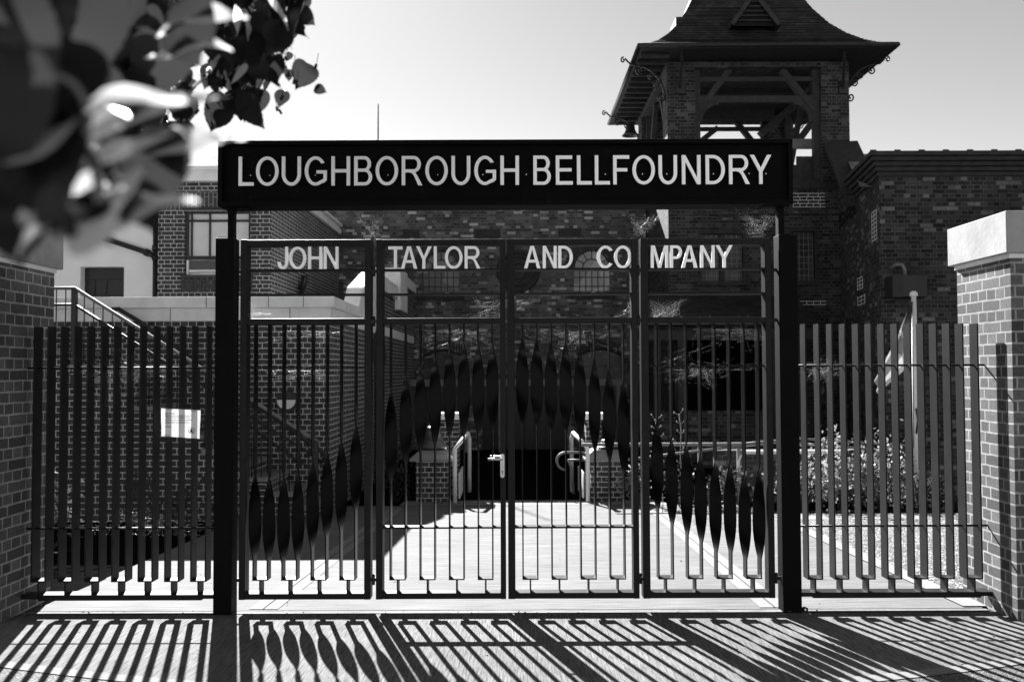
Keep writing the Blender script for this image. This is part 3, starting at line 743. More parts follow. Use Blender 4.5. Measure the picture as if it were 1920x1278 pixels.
# sash window
win = empty_w = MB().box(sw[0], sw[1], LY+.10, LY+.12, sw[2], sw[3]).build('window', M_['sky_pane'], house)
m = MB(); th_ = .035
m.box(sw[0], sw[0]+.05, LY+.04, LY+.099, sw[2], sw[3]); m.box(sw[1]-.05, sw[1], LY+.04, LY+.099, sw[2], sw[3])
for yy in (398, 413, 481, 484): z = P(400, yy, LY).z; m.box(sw[0], sw[1], LY+.05, LY+.098, z-.018, z+.018)
for xq in (357, 391, 429): X = xx(xq, 450, LY); m.box(X-.014, X+.014, LY+.06, LY+.097, P(400, 481, LY).z, sw[3])
m.build('window_frame', M_['door'], win)
m = MB(); z = P(400, 484, LY).z; m.box(sw[0]+.06, sw[1]-.06, LY+.085, LY+.096, sw[2]+.12, z-.03); m.build('grey_blind', M_['sky_pane2'], win)
m = MB(); m.box(sw[0]+.05, sw[1]-.05, LY+.03, LY+.08, sw[2]+.07, sw[2]+.10); m.box(sw[0]+.03, sw[0]+.06, LY+.03, LY+.08, sw[2]+.02, z-.03); m.build('white_bead', M_['white'], win)
m = MB(); m.box(sw[0]-.05, sw[1]+.05, LY-.05, LY+.16, sw[2]-.05, sw[2]); m.build('window_sill', M_['door'], win)
m = MB(); zz = P(380, 376, LY).z; m.box(sw[0]-.03, sw[1], LY-.03, LY+.02, sw[3]+.02, sw[3]+.07); m.build('lintel_flashing', M_['iron'], house)
# down pipe on the side wall and lamp
m = MB(); X = LXc+.09
for Yp in (18.6,):
    m.tube([(X, Yp, -.3), (X, Yp, 3.4)], .05, 10); m.tube([(X-.02, Yp, 3.3), (X+.05, Yp, 3.5), (X+.05, Yp, 3.6)], .07, 10)
m.build('downpipe', M_['iron'], house)

# white rendered wing further left
WX0 = -13.0; WY = LY+.35
wing = empty('white_house', (-8, WY, -.3), 'white rendered house with a dark recessed door, left of the brick house', 'building')
dq = rect(150, 500, 232, 640, WY); WZ = P(200, 372, WY).z
m = MB(); wall(m, WX0, LX0-.1, -.5, WZ, WY, [dq], .22); m.build('wall', M_['render'], wing, fixn=False)
MB().box(WX0, LX0-.12, WY+.5, WY+5.5, -.5, WZ).build('rear_walls', M_['render'], wing)
m = MB(); m.box(dq[0], dq[1], WY+.18, WY+.215, dq[2], dq[3]); dd = m.build('door', M_['door'], wing)
m = MB(); m.box(dq[0]+.18, dq[0]+.2, WY+.16, WY+.18, dq[2], dq[3]-.25)
X = (dq[0]+dq[1])/2; m.box(X-.01, X+.01, WY+.16, WY+.18, dq[2], dq[3]-.25); m.box(dq[0]+.1, dq[1]-.1, WY+.16, WY+.18, dq[3]-.5, dq[3]-.47); m.box(dq[0]+.05, dq[1], WY+.14, WY+.18, dq[3]-.22, dq[3]-.16)
m.build('door_panel', M_['iron'], dd)
m = MB(); X = xx(292, 500, WY-.05); m.tube([(X, WY-.06, -.3), (X, WY-.06, P(292, 395, WY).z)], .05, 10)
for yq in (466, 484): z = P(292, yq, WY).z; m.tube([(X, WY-.06, z-.05), (X, WY-.06, z+.05)], .065, 10)
m.build('downpipe', M_['iron'], wing)
m = MB(); m.tube([P(150, 432, WY-.08), P(278, 474, WY-.08), P(290, 482, WY-.08)], .05, 10); m.tube([P(272, 472, WY-.08), P(279, 475, WY-.08)], .07, 10); m.build('waste_pipe', M_['iron'], wing)

# ============================================================ LOW PARAPET WALL BLOCK (front left)
BY = 12.4; BX = xx(618, 700, BY); BX0 = -8.5
blk = empty('parapet_block', ((BX+BX0)/2, BY, -.3), 'lower brick block with pale stone coping that steps up at its right end', 'building')
zA = P(500, 556.5, BY).z; zB = P(500, 577, BY).z; zC = P(500, 601, BY).z
m = MB(); m.box(BX0, BX, BY, 23.0-.03, -.6, zC); m.build('wall', M_['brick2'], blk)
m = MB(); m.box(BX0, BX+.012, BY-.012, 23-.04, zC, zB); m.build('stone_band', M_['stone'], blk)
m = MB(); m.box(BX0, BX+.07, BY-.07, BY+.45, zB, zA); m.box(BX-.40, BX+.07, BY+.45, 17.2, zB, zA)
m.build('coping', M_['stone'], blk, bevel=.006)
# joints
m = MB()
for xq in (390, 506, 571): X = xx(xq, 567, BY); m.box(X-.004, X+.004, BY-.0725, BY-.069, zB+.003, zA-.003)
for xq in (320, 440, 544): X = xx(xq, 590, BY); m.box(X-.004, X+.004, BY-.0145, BY-.011, zC+.003, zB-.003)
for Yq in (13.3, 14.6, 15.9): m.box(BX+.069, BX+.0725, Yq, Yq+.008, zB+.003, zA-.003)
m.build('coping_joint', M_['dark'], blk)
# stepped-up stage
zD = P(727, 527, 18.2).z; zE = P(764, 517, 21.0).z
m = MB(); m.box(BX-.40, BX-.001, 17.2, 22.95, zB+.001, zD-.3); m.box(BX-.4, BX-.002, 19.6, 22.95, zD-.3, zE-.28); m.build('raised_wall', M_['brick2'], blk)
m = MB(); m.box(BX-.44, BX+.07, 17.15, 19.6, zD-.28, zD); m.box(BX-.46, BX+.12, 19.3, 20.6, zD-.5, zE); m.box(BX-.44, BX+.07, 20.6, 22.93, zE-.26, zE-.02); m.build('raised_coping', M_['stone'], blk, bevel=.01)
m = MB(); m.prism([(14.75, zA-.12), (15.35, zy(537, 15.3)), (16.8, zD+.03), (17.14, zD+.03), (17.14, zA-.12)], 'x', BX-.30, BX-.03); m.build('white_gable', M_['stone'], blk)
# bulkhead lamp
lc = P(539, 752, BY-.02)
m = MB(); m.tube([(lc.x, BY, lc.z), (lc.x, BY-.07, lc.z)], .145, 28); bl = m.build('wall_lamp', M_['iron'], blk)
m = MB(); R_ = .125; pts = [(lc.x+R_*math.cos(t), lc.z+.02+R_*math.sin(t)) for t in [math.pi+math.pi*i/16 for i in range(17)]]; m.prism(pts, 'y', BY-.10, BY-.071); m.build('diffuser', M_['lampglass'], bl)
# arched opening on side wall
m = MB(); yc, zc_ = 17.0, zy(672, 17.0)
m.prism([(yc-.6, -.5), (yc+.6, -.5)]+[(yc+.6*math.cos(t), zc_-.1+.5*math.sin(t)) for t in [math.pi*i/14 for i in range(15)]], 'x', BX+.001, BX+.01); m.build('side_door', M_['door'], blk)
m = MB()
for i in range(18):
    t0 = math.pi*i/18+.01; t1 = math.pi*(i+1)/18-.01
    m.prism([(yc+a*math.cos(t), zc_-.1+b*math.sin(t)) for a, b, t in ((.62, .52, t0), (.86, .76, t0), (.86, .76, t1), (.62, .52, t1))], 'x', BX+.001, BX+.014)
m.build('brick_arch', M_['timber2'], blk)

# ---- outside stair
st = empty('outside_stair', (-4.5, 11.8, -.25), 'outside stair descending to the right along the low brick block', 'stairs')
Xt = xx(150, 620, 11.7); Xb = xx(600, 900, 11.7); zt_ = zy(672, 11.7)+.12; zb_ = gz(11.7); ns = 11
m = MB(); ms = MB()
for i in range(ns):
    xa = Xt+(Xb-Xt)*i/ns; xb = Xt+(Xb-Xt)*(i+1)/ns; z = zt_-(zt_-zb_)*(i+1)/(ns+1)
    m.box(xa, xb+.02, 11.35, 12.3, z-.05, z); ms.box(xa, xb, 11.4, 12.3, zb_-.1, z-.051)
m.box(-8, Xt+.02, 11.35, 12.39, zt_-.06, zt_); ms.box(-8, Xt, 11.4, 12.38, zb_-.1, zt_-.061)
m.build('tread', M_['lead'], st); ms.build('stair_base', M_['brick2'], st)
r = empty('stair_railing', (-4.5, 11.4, 0), 'thin black railing with sunlit sloping handrail down the outside stair', 'railing')
A = P(140, 540, 11.42); B0 = P(262, 617, 11.42); sl_ = (B0.z-A.z)/(B0.x-A.x)
xe = xx(600, 860, 11.42); ze = A.z+sl_*(xe-A.x)
m = MB(); m.tube([(-7.5, 11.42, A.z), (A.x, 11.42, A.z), (xe, 11.42, ze)], .022, 8); m.build('handrail', M_['lead'], r)
m = MB(); d_ = P(140, 571, 11.42).z-A.z; m.tube([(-7.5, 11.42, A.z+d_), (A.x, 11.42, A.z+d_), (xe, 11.42, ze+d_)], .018, 8); m.build('lower_rail', M_['iron'], r)
m = MB(); x = -7.4
while x < xe-.05:
    top = A.z if x < A.x else A.z+sl_*(x-A.x)
    m.tube([(x, 11.42, top), (x, 11.42, top-1.0)], .008, 5); x += .118
m.build('balusters', M_['iron'], r)
for xq in (A.x, (A.x+xe)/2, xe-.05):
    top = A.z+sl_*(xq-A.x); MB().box(xq-.03, xq+.03, 11.39, 11.45, top-1.2, top).build('newel', M_['iron'], r)
r = empty('wall_handrail', (-4, 12.2, 0), 'dark tubular handrail fixed along the brick wall above the stair', 'railing')
m = MB(); pts = [P(210, 580, 12.2), P(222, 579, 12.2), P(262, 603, 12.2), P(471, 752, 12.2), P(606, 848, 12.2), P(612, 855, 12.2), P(600, 868, 12.2)]
m.tube(pts, .03, 8); m.build('handrail', M_['iron'], r)
m = MB(); m.tube([P(400, 742, 12.22), P(471, 800, 12.22), P(560, 866, 12.22), P(572, 868, 12.22)], .02, 8); m.build('lower_rail', M_['iron'], r)
for t in (.1, .4, .7, .97):
    q_ = pts[2].lerp(pts[4], t); MB().tube([q_, (q_.x, BY, q_.z-.03)], .012, 6).build('bracket', M_['iron'], r)

# ============================================================ BELL TOWER
TY = 20.0; TX0 = xx(1252, 300, TY); TX1 = xx(1594, 300, TY); TD = 4.6; TYb = TY+TD; PW = .62
tower = empty('bell_tower', ((TX0+TX1)/2, TY+TD/2, -.34), 'brick bell tower with open timber belfry and flared tiled roof', 'tower')
zBf = zy(347, TY); zEv = zy(90, TY-.9)
lw = rect(1316, 438, 1393, 527, TY); lw2 = rect(1484, 434, 1527, 527, TY)
vo = rect(1262, 628, 1500, 900, TY); vo = (vo[0], vo[1], -.5, vo[3])
m = MB(); wall(m, TX0, TX1, -.6, zBf, TY, [lw, lw2, vo], .25)
for X in (TX0, TX1): m.quad((X, TY, -.6), (X, TYb, -.6), (X, TYb, zBf), (X, TY, zBf))
m.quad((TX0, TYb, -.6), (TX1, TYb, -.6), (TX1, TYb, zBf), (TX0, TYb, zBf)); m.quad((TX0, TY, zBf-.3), (TX1, TY, zBf-.3), (TX1, TYb, zBf-.3), (TX0, TYb, zBf-.3))
m.build('wall', M_['tower'], tower, fixn=False)
MB().box(TX0+.03, TX1-.03, TY+3.6, TY+3.7, -.5, zBf-.35).build('inner_wall', M_['dark'], tower)
MB().box(TX0+.02, TX1-.02, TY+.3, TY+3.55, vo[3]+.1, vo[3]+.2).build('inner_floor', M_['dark'], tower)
zH = zy(128, TY)
for xa in (TX0, TX1-PW):
    for ya in (TY, TYb-PW):
        MB().box(xa, xa+PW, ya, ya+PW, zBf, zH).build('belfry_pier', M_['tower'], tower)
m = MB(); m.box(TX0+.001, TX1-.001, TY+.001, TY+.35, zH, zEv); m.box(TX0+.001, TX1-.001, TYb-.35, TYb, zH, zEv); m.box(TX0+.002, TX0+.35, TY+.35, TYb-.35, zH, zEv); m.box(TX1-.35, TX1-.002, TY+.35, TYb-.35, zH, zEv)
m.build('wall_plate', M_['tower'], tower)
# belfry floor + sill + timber frames
xl, xr = TX0+PW, TX1-PW
def frame_side(Yq, nm):
    m = MB(); w_ = .15
    m.box(xl, xl+.14, Yq, Yq+w_, zBf, zH); m.box(xr-.14, xr, Yq, Yq+w_, zBf, zH); m.box(xl+.14, xr-.14, Yq+.001, Yq+w_-.001, zBf, zBf+.12)
    m.box(xl+.14, xr-.14, Yq+.02, Yq+w_-.02, zy(150, TY), zy(142, TY))
    za, zb = zy(190, TY), zy(178, TY); m.box(xl+.14, xr-.14, Yq+.01, Yq+w_-.01, za, zb)
    m.beam((xl+.1, Yq+w_/2, zy(205, TY)), (xl+.82, Yq+w_/2, zH), .13, .15, (0, 1, 0)); m.beam((xr-.1, Yq+w_/2, zy(205, TY)), (xr-.82, Yq+w_/2, zH), .13, .15, (0, 1, 0))
    n = 8
    for sg_ in (1, -1):
        pts = []
        for i in range(n+1):
            t = i/n*math.pi/2; x = (xl+.14 if sg_ > 0 else xr-.14)+sg_*.42*(1-math.cos(t)); z = zy(226, TY)+(za-zy(226, TY))*math.sin(t); pts.append((x, Yq+w_/2, z))
        for p, q in zip(pts, pts[1:]): m.beam(p, q, .10, .12, (0, 1, 0))
    m.build(nm, M_['timber2'], tower)
frame_side(TY+.12, 'timber_frame')
frame_side(TYb-.30, 'timber_frame')
for X in (TX0+.12, TX1-.26):
    m = MB()
    a0 = (X+.07, TY+PW, zBf+.1); m.box(X, X+.14, TY+PW, TY+PW+.13, zBf, zH); m.box(X, X+.14, TYb-PW-.13, TYb-PW, zBf, zH)
    m.beam((X+.07, TY+PW+.1, zBf+.9), (X+.07, TY+PW+1.3, zH), .12, .12, (1, 0, 0)); m.beam((X+.07, TYb-PW-.1, zBf+.9), (X+.07, TYb-PW-1.3, zH), .12, .12, (1, 0, 0))
    m.box(X+.01, X+.13, TY+PW+.13, TYb-PW-.13, zBf, zBf+.12)
    m.build('side_frame', M_['timber2'], tower)
# bell frame inside
m = MB(); cz = zy(268, TY+1.5)
for Yq in (TY+1.3, TY+3.1): m.box(TX0+.1, TX1-.1, Yq, Yq+.2, zy(278, Yq), zy(262, Yq))
m.build('bell_frame_beam', M_['steelbeam'], tower)
m = MB()
m.beam(P(1426, 252, TY+1.6), P(1500, 188, TY+1.6), .16, .30, (0, 1, 0)); m.beam(P(1500, 260, TY+2.2), P(1545, 200, TY+2.2), .14, .26, (0, 1, 0)); m.beam(P(1310, 268, TY+2.3), P(1345, 240, TY+2.3), .12, .16, (0, 1, 0))
m.beam(P(1310, 216, TY+3.4), P(1450, 216, TY+3.4), .2, .25); m.beam(P(1300, 168, TY+2.2), P(1550, 166, TY+2.2), .2, .3)
m.build('bell_frame_strut', M_['timber2'], tower)
m = MB(); m.box(TX0+.3, TX1-.3, TY+.5, TYb-.5, zy(150, TY+1)+.5, zy(150, TY+1)+.6); m.build('belfry_ceiling', M_['dark'], tower)
m = MB(); x = xx(1488, 315, TY+.5)
while x < xr-.14: m.box(x+.006, x+.15, TY+.30, TY+.34, zBf+.12, zy(289, TY)); x += .156
pn = m.build('boarded_hatch', M_['timber2'], tower)
m = MB(); hh = P(1522, 303, TY+.28); m.box(hh.x-.12, hh.x+.12, TY+.28, TY+.30, hh.z-.03, hh.z+.03); m.box(hh.x-.03, hh.x+.03, TY+.278, TY+.299, hh.z-.09, hh.z+.09); m.build('latch', M_['iron'], pn)
m = MB(); m.box(xr-.14, xl+.14, TY+.31, TY+.36, zBf+.1, zBf+.5); m.build('sill_board', M_['timber'], tower)
# roof: flared pyramid
ex0, ex1, ey0, ey1 = xx(1201, 82, TY-.75), xx(1680, 82, TY-.75), TY-.75, TYb+.75
cxr, cyr = (ex0+ex1)/2, (ey0+ey1)/2
prof = [(1.0, 0), (.91, .13), (.82, .30), (.72, .56), (.62, .90), (.52, 1.36), (.40, 2.05), (.28, 2.85), (.12, 3.95), (0.0, 4.8)]
prof2 = []
for (a, za), (b, zb) in zip(prof, prof[1:]):
    for i in range(4):
        t = i/4; prof2.append((a+(b-a)*t, za+(zb-za)*t))
prof2.append(prof[-1])
zE0 = zy(84, TY-.75); m = MB()
def ring(s_, z):
    hx, hy = (ex1-ex0)/2*s_, (ey1-ey0)/2*s_
    return [(cxr-hx, cyr-hy, z), (cxr+hx, cyr-hy, z), (cxr+hx, cyr+hy, z), (cxr-hx, cyr+hy, z)]
for (a, za), (b, zb) in zip(prof2, prof2[1:]):
    r0 = ring(a+.006, zE0+za+.0); r1 = ring(b+.006, zE0+zb-.012); r2 = ring(b, zE0+zb-.012+.012)
    for j in range(4):
        k = (j+1) % 4; m.quad(r0[j], r0[k], r1[k], r1[j]); m.quad(r1[j], r1[k], r2[k], r2[j])
rf = m.build('roof', M_['tile'], tower, fixn=False)
for p in rf.data.polygons: pass
m = MB(); r0 = ring(1.0, zE0-.005); m.quad(*r0); r1 = ring(1.0, zE0-.09)
for j in range(4): k = (j+1) % 4; m.quad(r0[j], r0[k], r1[k], r1[j])
ri = ring(.98, zE0-.09); 
m.quad(*ring(.999, zE0-.085)); m.build('soffit', M_['timber'], rf)
m = MB()
for j in range(4): m.tube([ring(1.012, zE0-.03)[j], ring(1.012, zE0-.03)[(j+1) % 4]], .05, 8)
m.build('gutter', M_['iron'], rf)
for i in range(14):
    Yq = ey0+.35+i*(ey1-ey0-.7)/13; MB().box(ex0+.05, TX0-.01, Yq, Yq+.05, zE0-.17, zE0-.086).build('rafter_end', M_['timber2'], rf)
# dormer vents
def dormer(c0, c1, c2, depth):
    m = MB(); a, b, t = Vector(c0), Vector(c1), Vector(c2)
    n_ = Vector((0, depth, 0))
    m.quad(a, b, t); dm = m.build('dormer', M_['dark'], rf)
    m = MB(); m.quad(a+Vector((-.1, -.1, -.05)), t+Vector((0, -.1, .1)), t+n_+Vector((0, 0, .1)), a+n_+Vector((-.1, 0, -.05))); m.quad(b+Vector((.1, -.1, -.05)), t+Vector((0, -.1, .1)), t+n_+Vector((0, 0, .1)), b+n_+Vector((.1, 0, -.05)))
    m.beam(a+Vector((-.08, -.08, 0)), t+Vector((0, -.08, .05)), .1, .06, (0, 1, 0)); m.beam(b+Vector((.08, -.08, 0)), t+Vector((0, -.08, .05)), .1, .06, (0, 1, 0)); m.build('dormer_roof', M_['timber2'], dm, fixn=False)
    m = MB()
    for i in range(1, 6):
        f_ = i/6.2; p = a.lerp(t, f_); q = b.lerp(t, f_); m.beam(p+Vector((0, -.03, 0)), q+Vector((0, -.03, 0)), .06, .03)
    m.build('louvre', M_['timber'], dm)
dormer(P(1377, 49, TY-.05), P(1452, 49, TY-.05), P(1413, -6, TY-.05), 2.0)
m = MB(); q0 = P(1262, 60, cyr); m.box(q0.x, q0.x+.9, cyr-.4, cyr+.4, q0.z-.2, q0.z+.22); dm = m.build('side_dormer', M_['timber'], rf)
# scroll brackets
def scroll(c, r0, ax, ay, start, turns, flip=1):
    n = 26; pts = []
    for i in range(n+1):
        t = i/n; rr = r0*(1-.82*t); an = start+flip*turns*2*math.pi*t
        pts.append(Vector(c)+ax*(rr*math.cos(an))+ay*(rr*math.sin(an)))
    return pts
def bracket(corner, dirv, label=None):
    m = MB(); up = Vector((0, 0, .85)); c = Vector(corner); d = Vector(dirv).normalized()*.70; L = 1.0
    n = 14; pts = []
    for i in range(n+1):
        t = i/n*math.pi/2; pts.append(c+d*(L*math.sin(t)*1.0)+up*(1.15*(1-math.cos(t))*0+1.15*math.sin(t)*.55+ .5*(1-math.cos(t))))
    pts = [c+d*(L*(1-math.cos(i/n*math.pi/2)))+up*(1.0*math.sin(i/n*math.pi/2)) for i in range(n+1)]
    tip = pts[-1]; pts += [tip+d*.12+up*.02, tip+d*.22+up*.10, tip+d*.30+up*.17]
    m.tube(pts, .022, 6)
    m.tube(scroll(tip+d*.36+up*.13, .08, d, up, 1.9, 1.1, -1),   .018, 6)
    for (a, b, rr, s_, fl) in ((.16, .12, .13, 2.2, 1), (.30, .52, .12, 2.6, 1), (.45, .72, .12, .4, -1), (.86, .84, .13, 1.6, 1)):
        m.tube(scroll(c+d*a+up*b, rr, d, up, s_, 1.45, fl), .018, 6)
    return m.build('scroll_bracket', M_['iron'], tower)
zBr = zy(188, TY)
bracket((TX1, TY+.2, zBr), (1, 0, 0)); bracket((TX0, TY+.2, zBr), (-1, 0, 0)); bracket((TX0, TYb-.2, zBr), (-1, 0, 0)); bracket((TX1, TYb-.2, zBr), (1, 0, 0))

for xq in (1275, 1580):
    MB().beam(P(xq, 165, TY-.05), P(xq+4, 95, TY-.6), .06, .06).build('iron_strut', M_['iron'], tower)
    q = P(xq, 165, TY); MB().box(q.x-.1, q.x+.1, TY-.06, TY, q.z-.14, q.z+.14).build('bracket_pad', M_['iron'], tower)
# chiming bell on left bracket
q = P(1182, 232, TYb-.2); m = MB()
m.lathe((q.x, q.y, q.z-.33), [(.0, .33), (.09, .32), (.12, .26), (.13, .16), (.17, .07), (.24, 0), (.22, -.005), (.14, .06), (0, .2)], 20)
bb = m.build('chime_bell', M_['iron'], tower); MB().tube([q, q+Vector((0, 0, .22))], .02, 6).build('hanger', M_['iron'], bb)
# leaded windows
def leaded(h, Y, split, nx, nz, parent):
    a, b, c, d = h
    f = MB(); f.box(a-.06, b+.06, Y-.03, Y+.06, d, d+.09); f.box(a-.06, a, Y-.03, Y+.06, c, d); f.box(b, b+.06, Y-.03, Y+.06, c, d); f.box(a-.12, b+.12, Y-.08, Y+.06, c-.10, c)
    gl = MB().box(a, b, Y+.10, Y+.12, c, d).build('window', M_['glass'], parent)
    f.build('window_frame', M_['timber'], gl)
    m = MB(); 
    for k in range(1, split): x = a+(b-a)*k/split; f2 = MB().box(x-.05, x+.05, Y+.02, Y+.099, c, d).build('mullion', M_['timber'], gl)
    for i in range(nx+1): x = a+(b-a)*i/nx; m.box(x-.006, x+.006, Y+.09, Y+.098, c, d)
    for j in range(nz+1): z = c+(d-c)*j/nz; m.box(a, b, Y+.091, Y+.097, z-.006, z+.006)
    m.build('lead_bars', M_['lead'], gl)
leaded(lw, TY, 2, 8, 8, tower); leaded(lw2, TY, 1, 5, 8, tower)
# repointed patches of pale mortar
def patch(x0, y0, x1, y1, Y, parent, off=.006):
    a = rect(x0, y0, x1, y1, Y); m = MB(); z = a[2]; k = 0
    zs_ = []
    while z < a[3]+.01: zs_.append(z); z += .075
    for i, z in enumerate(zs_):
        m.box(a[0], a[1], Y-off, Y+.004, z-.006, z+.006)
        if i < len(zs_)-1:
            x = a[0]+(.11 if i % 2 else 0)
            while x < a[1]+.005: m.box(x-.005, x+.005, Y-off+.001, Y+.004, z+.006, z+.069); x += .225 if i % 2 else .15
    m.build('pale_repointing', M_['stone'], parent)
patch(1487, 363, 1547, 388, TY, tower); patch(1298, 382, 1360, 389, TY, tower); patch(1500, 565, 1549, 571, TY, tower)
m = MB(); m.box(TX0-.02, TX1+.02, TY-.06, TY-.001, zy(356, TY), zBf+.02); m.build('string_course', M_['timber'], tower)
for yq in (398, 410, 580): MB().box(xx(1300, yq, TY), xx(1548, yq, TY), TY-.02, TY-.001, zy(yq+5, TY), zy(yq, TY)).build('brick_band', M_['old2'], tower)
# lean-to porch
pc = empty('lean_to_porch', ((TX0+TX1)/2-.5, TY-1, gz(20)), 'dark open lean-to porch with posts at the foot of the bell tower', 'porch')
a = rect(1222, 600, 1505, 612, TY-1.5)
m = MB(); m.quad((a[0]-.2, TY-1.7, a[2]+.02), (a[1]+.3, TY-1.7, a[2]+.02), (a[1]+.3, TY-.01, a[2]+.75), (a[0]-.2, TY-.01, a[2]+.75)); m.quad((a[0]-.2, TY-1.7, a[2]-.04), (a[1]+.3, TY-1.7, a[2]-.04), (a[1]+.3, TY-.01, a[2]+.69), (a[0]-.2, TY-.01, a[2]+.69))
m.build('roof', M_['tile'], pc)
MB().box(a[0]-.1, a[1]+.2, TY-1.55, TY-1.42, a[2]-.27, a[2]-.05).build('beam', M_['timber2'], pc)
for xq in (1232, 1277, 1455, 1500): X = xx(xq, 700, TY-1.5); MB().box(X-.07, X+.07, TY-1.54, TY-1.43, gz(20)-.02, a[2]-.27).build('post', M_['timber'], pc)
m = MB(); X = xx(1268, 700, TY-1.3); m.tube([(X, TY-1.3, gz(20)), (X, TY-1.3, a[2]-.1)], .05, 8); m.build('downpipe', M_['iron'], pc)
m = MB(); zz0 = gz(20); m.box(a[0]-.1, a[1]+.2, TY-1.45, TY-1.2, zz0-.1, P(1300, 770, TY-1.4).z); m.build('low_brick_wall', M_['old2'], pc)

# ============================================================ RIGHT WORKSHOP
RY = 15.9; RX = xx(1650, 450, RY); RX2 = xx(1573, 450, TY-.02)
ws = empty('brick_workshop', (RX+3, RY+1.5, -.34), 'old dark brick workshop with heavy moulded cornice on the right', 'building')
zR = P(1700, 290, RY).z; zRb = P(1700, 331, RY).z
def poly_wall(mb, off, z0, z1, capit=False):
    a = (RX-off*.9, RY-off); b = (RX2-off, TY-.03); c = (14.5, RY-off); d = (14.5, TY+2); e = (RX2-off, TY+2)
    P_ = [a, c, d, e] if False else [(a[0], a[1]), (c[0], c[1]), (d[0], d[1]), (b[0], d[1] if False else TY-.03)]
    mb.prism([(a[0], a[1]), (c[0], c[1]), (14.5, TY-.03), (b[0], TY-.03)], 'z', z0, z1)
m = MB(); poly_wall(m, 0, -.6, zRb); m.build('wall', M_['old2'], ws)
m = MB(); h = (zR-zRb)/5
YM = (RY+TY-.03)/2; XM = (RX+RX2)/2
for i, o_f in enumerate((.05, .11, .17, .24, .30)):
    m.prism([(RX-o_f*.9, RY-o_f), (14.5, RY-o_f), (14.5, YM), (XM-o_f*.9, YM)], 'z', zRb+h*i+(0 if i == 0 else .0005), zRb+h*(i+1))
m.build('cornice', M_['timber2'], ws, bevel=.01)
for i in range(14): X = RX-.25+i*.42; MB().tube([(X, RY-.27, zR+.008), (X+.10, RY-.27, zR+.008)], .018, 6).build('coping_nib', M_['timber'], ws)
# sloping slate roof and raking cornice near tower
m = MB(); s0 = P(1596, 289, TY-.5); m.quad((s0.x, TY-.1, s0.z+.1), (9.5, TY-.1, s0.z+.1), (9.5, RY+.6, zR-.35), (RX-.1, RY+.6, zR-.45)); m.build('roof', M_['slate'], ws, fixn=False)
zrk = zy(296, TY); zlo = zRb-.05
m = MB(); a_ = Vector((XM, YM, 0)); b_ = Vector((RX2, TY-.03, 0)); nn = Vector((.25, .05, 0))
m.quad(a_+Vector((0, 0, zRb-.3)), b_+Vector((0, 0, zRb-.3)), b_+Vector((0, 0, zrk)), a_+Vector((0, 0, zlo+.02)))
m.quad(a_+nn+Vector((0, 0, zRb-.3)), b_+nn+Vector((0, 0, zRb-.3)), b_+nn+Vector((0, 0, zrk)), a_+nn+Vector((0, 0, zlo+.02)))
m.build('raking_wall', M_['old2'], ws)
m = MB()
for k_, (w_, h_) in enumerate(((.42, .12), (.58, .12), (.70, .10))):
    dz = Vector((0, 0, .06+.115*k_)); m.beam(a_+nn*.3+Vector((0, 0, zlo-.12))+dz-(b_-a_)*.05, b_+nn*.3+Vector((0, 0, zrk))+dz, w_, h_)
m.build('raking_coping', M_['timber2'], ws)
for (x0, y0, x1, y1) in ((1637, 408, 1648, 458),): pass
def side_patch(t0, t1, y0, y1):
    a = Vector((RX, RY, 0)); b = Vector((RX2, TY-.03, 0)); d = (b-a).normalized(); nrm = Vector((-d.y, d.x, 0)); m = MB()
    p0 = a+d*t0; p1 = a+d*t1; z = zy(y1, RY+.8); top = zy(y0, RY+.8); i = 0
    while z < top:
        m.beam((p0+nrm*.003)+Vector((0, 0, z)), (p1+nrm*.003)+Vector((0, 0, z)), .012, .012)
        for k in range(3):
            q = p0.lerp(p1, k/2+(.0 if i % 2 else .0)) ; m.beam(q+nrm*.002+Vector((0, 0, z)), q+nrm*.002+Vector((0, 0, min(z+.075, top))), .010, .010)
        z += .075; i += 1
    m.build('pale_repointing', M_['stone'], ws)
side_patch(.25, .65, 405, 458); side_patch(1.6, 2.1, 512, 535); side_patch(1.4, 2.1, 548, 566)
# floodlight box on the workshop wall
fb = rect(1669, 517, 1730, 558, RY-.25)
r = empty('wall_floodlight', ((fb[0]+fb[1])/2, RY, fb[2]), 'dark box lamp on a curved arm fixed to the workshop wall', 'lamp')
m = MB(); m.prism([(fb[0], RY-.35), (fb[0]+.16, RY-.42), (fb[1], RY-.42), (fb[1], RY-.02), (fb[0], RY-.02)], 'z', fb[2], fb[3]); m.build('box', M_['iron'], r, bevel=.01)
m = MB(); q = P(1690, 518, RY-.2); m.tube([(q.x+.06, RY-.2, q.z), (q.x+.06, RY-.2, q.z+.12), (q.x+.02, RY-.2, q.z+.2), (q.x-.06, RY-.15, q.z+.21), (q.x-.1, RY, q.z+.16)], .03, 8); m.build('arm', M_['lead'], r)

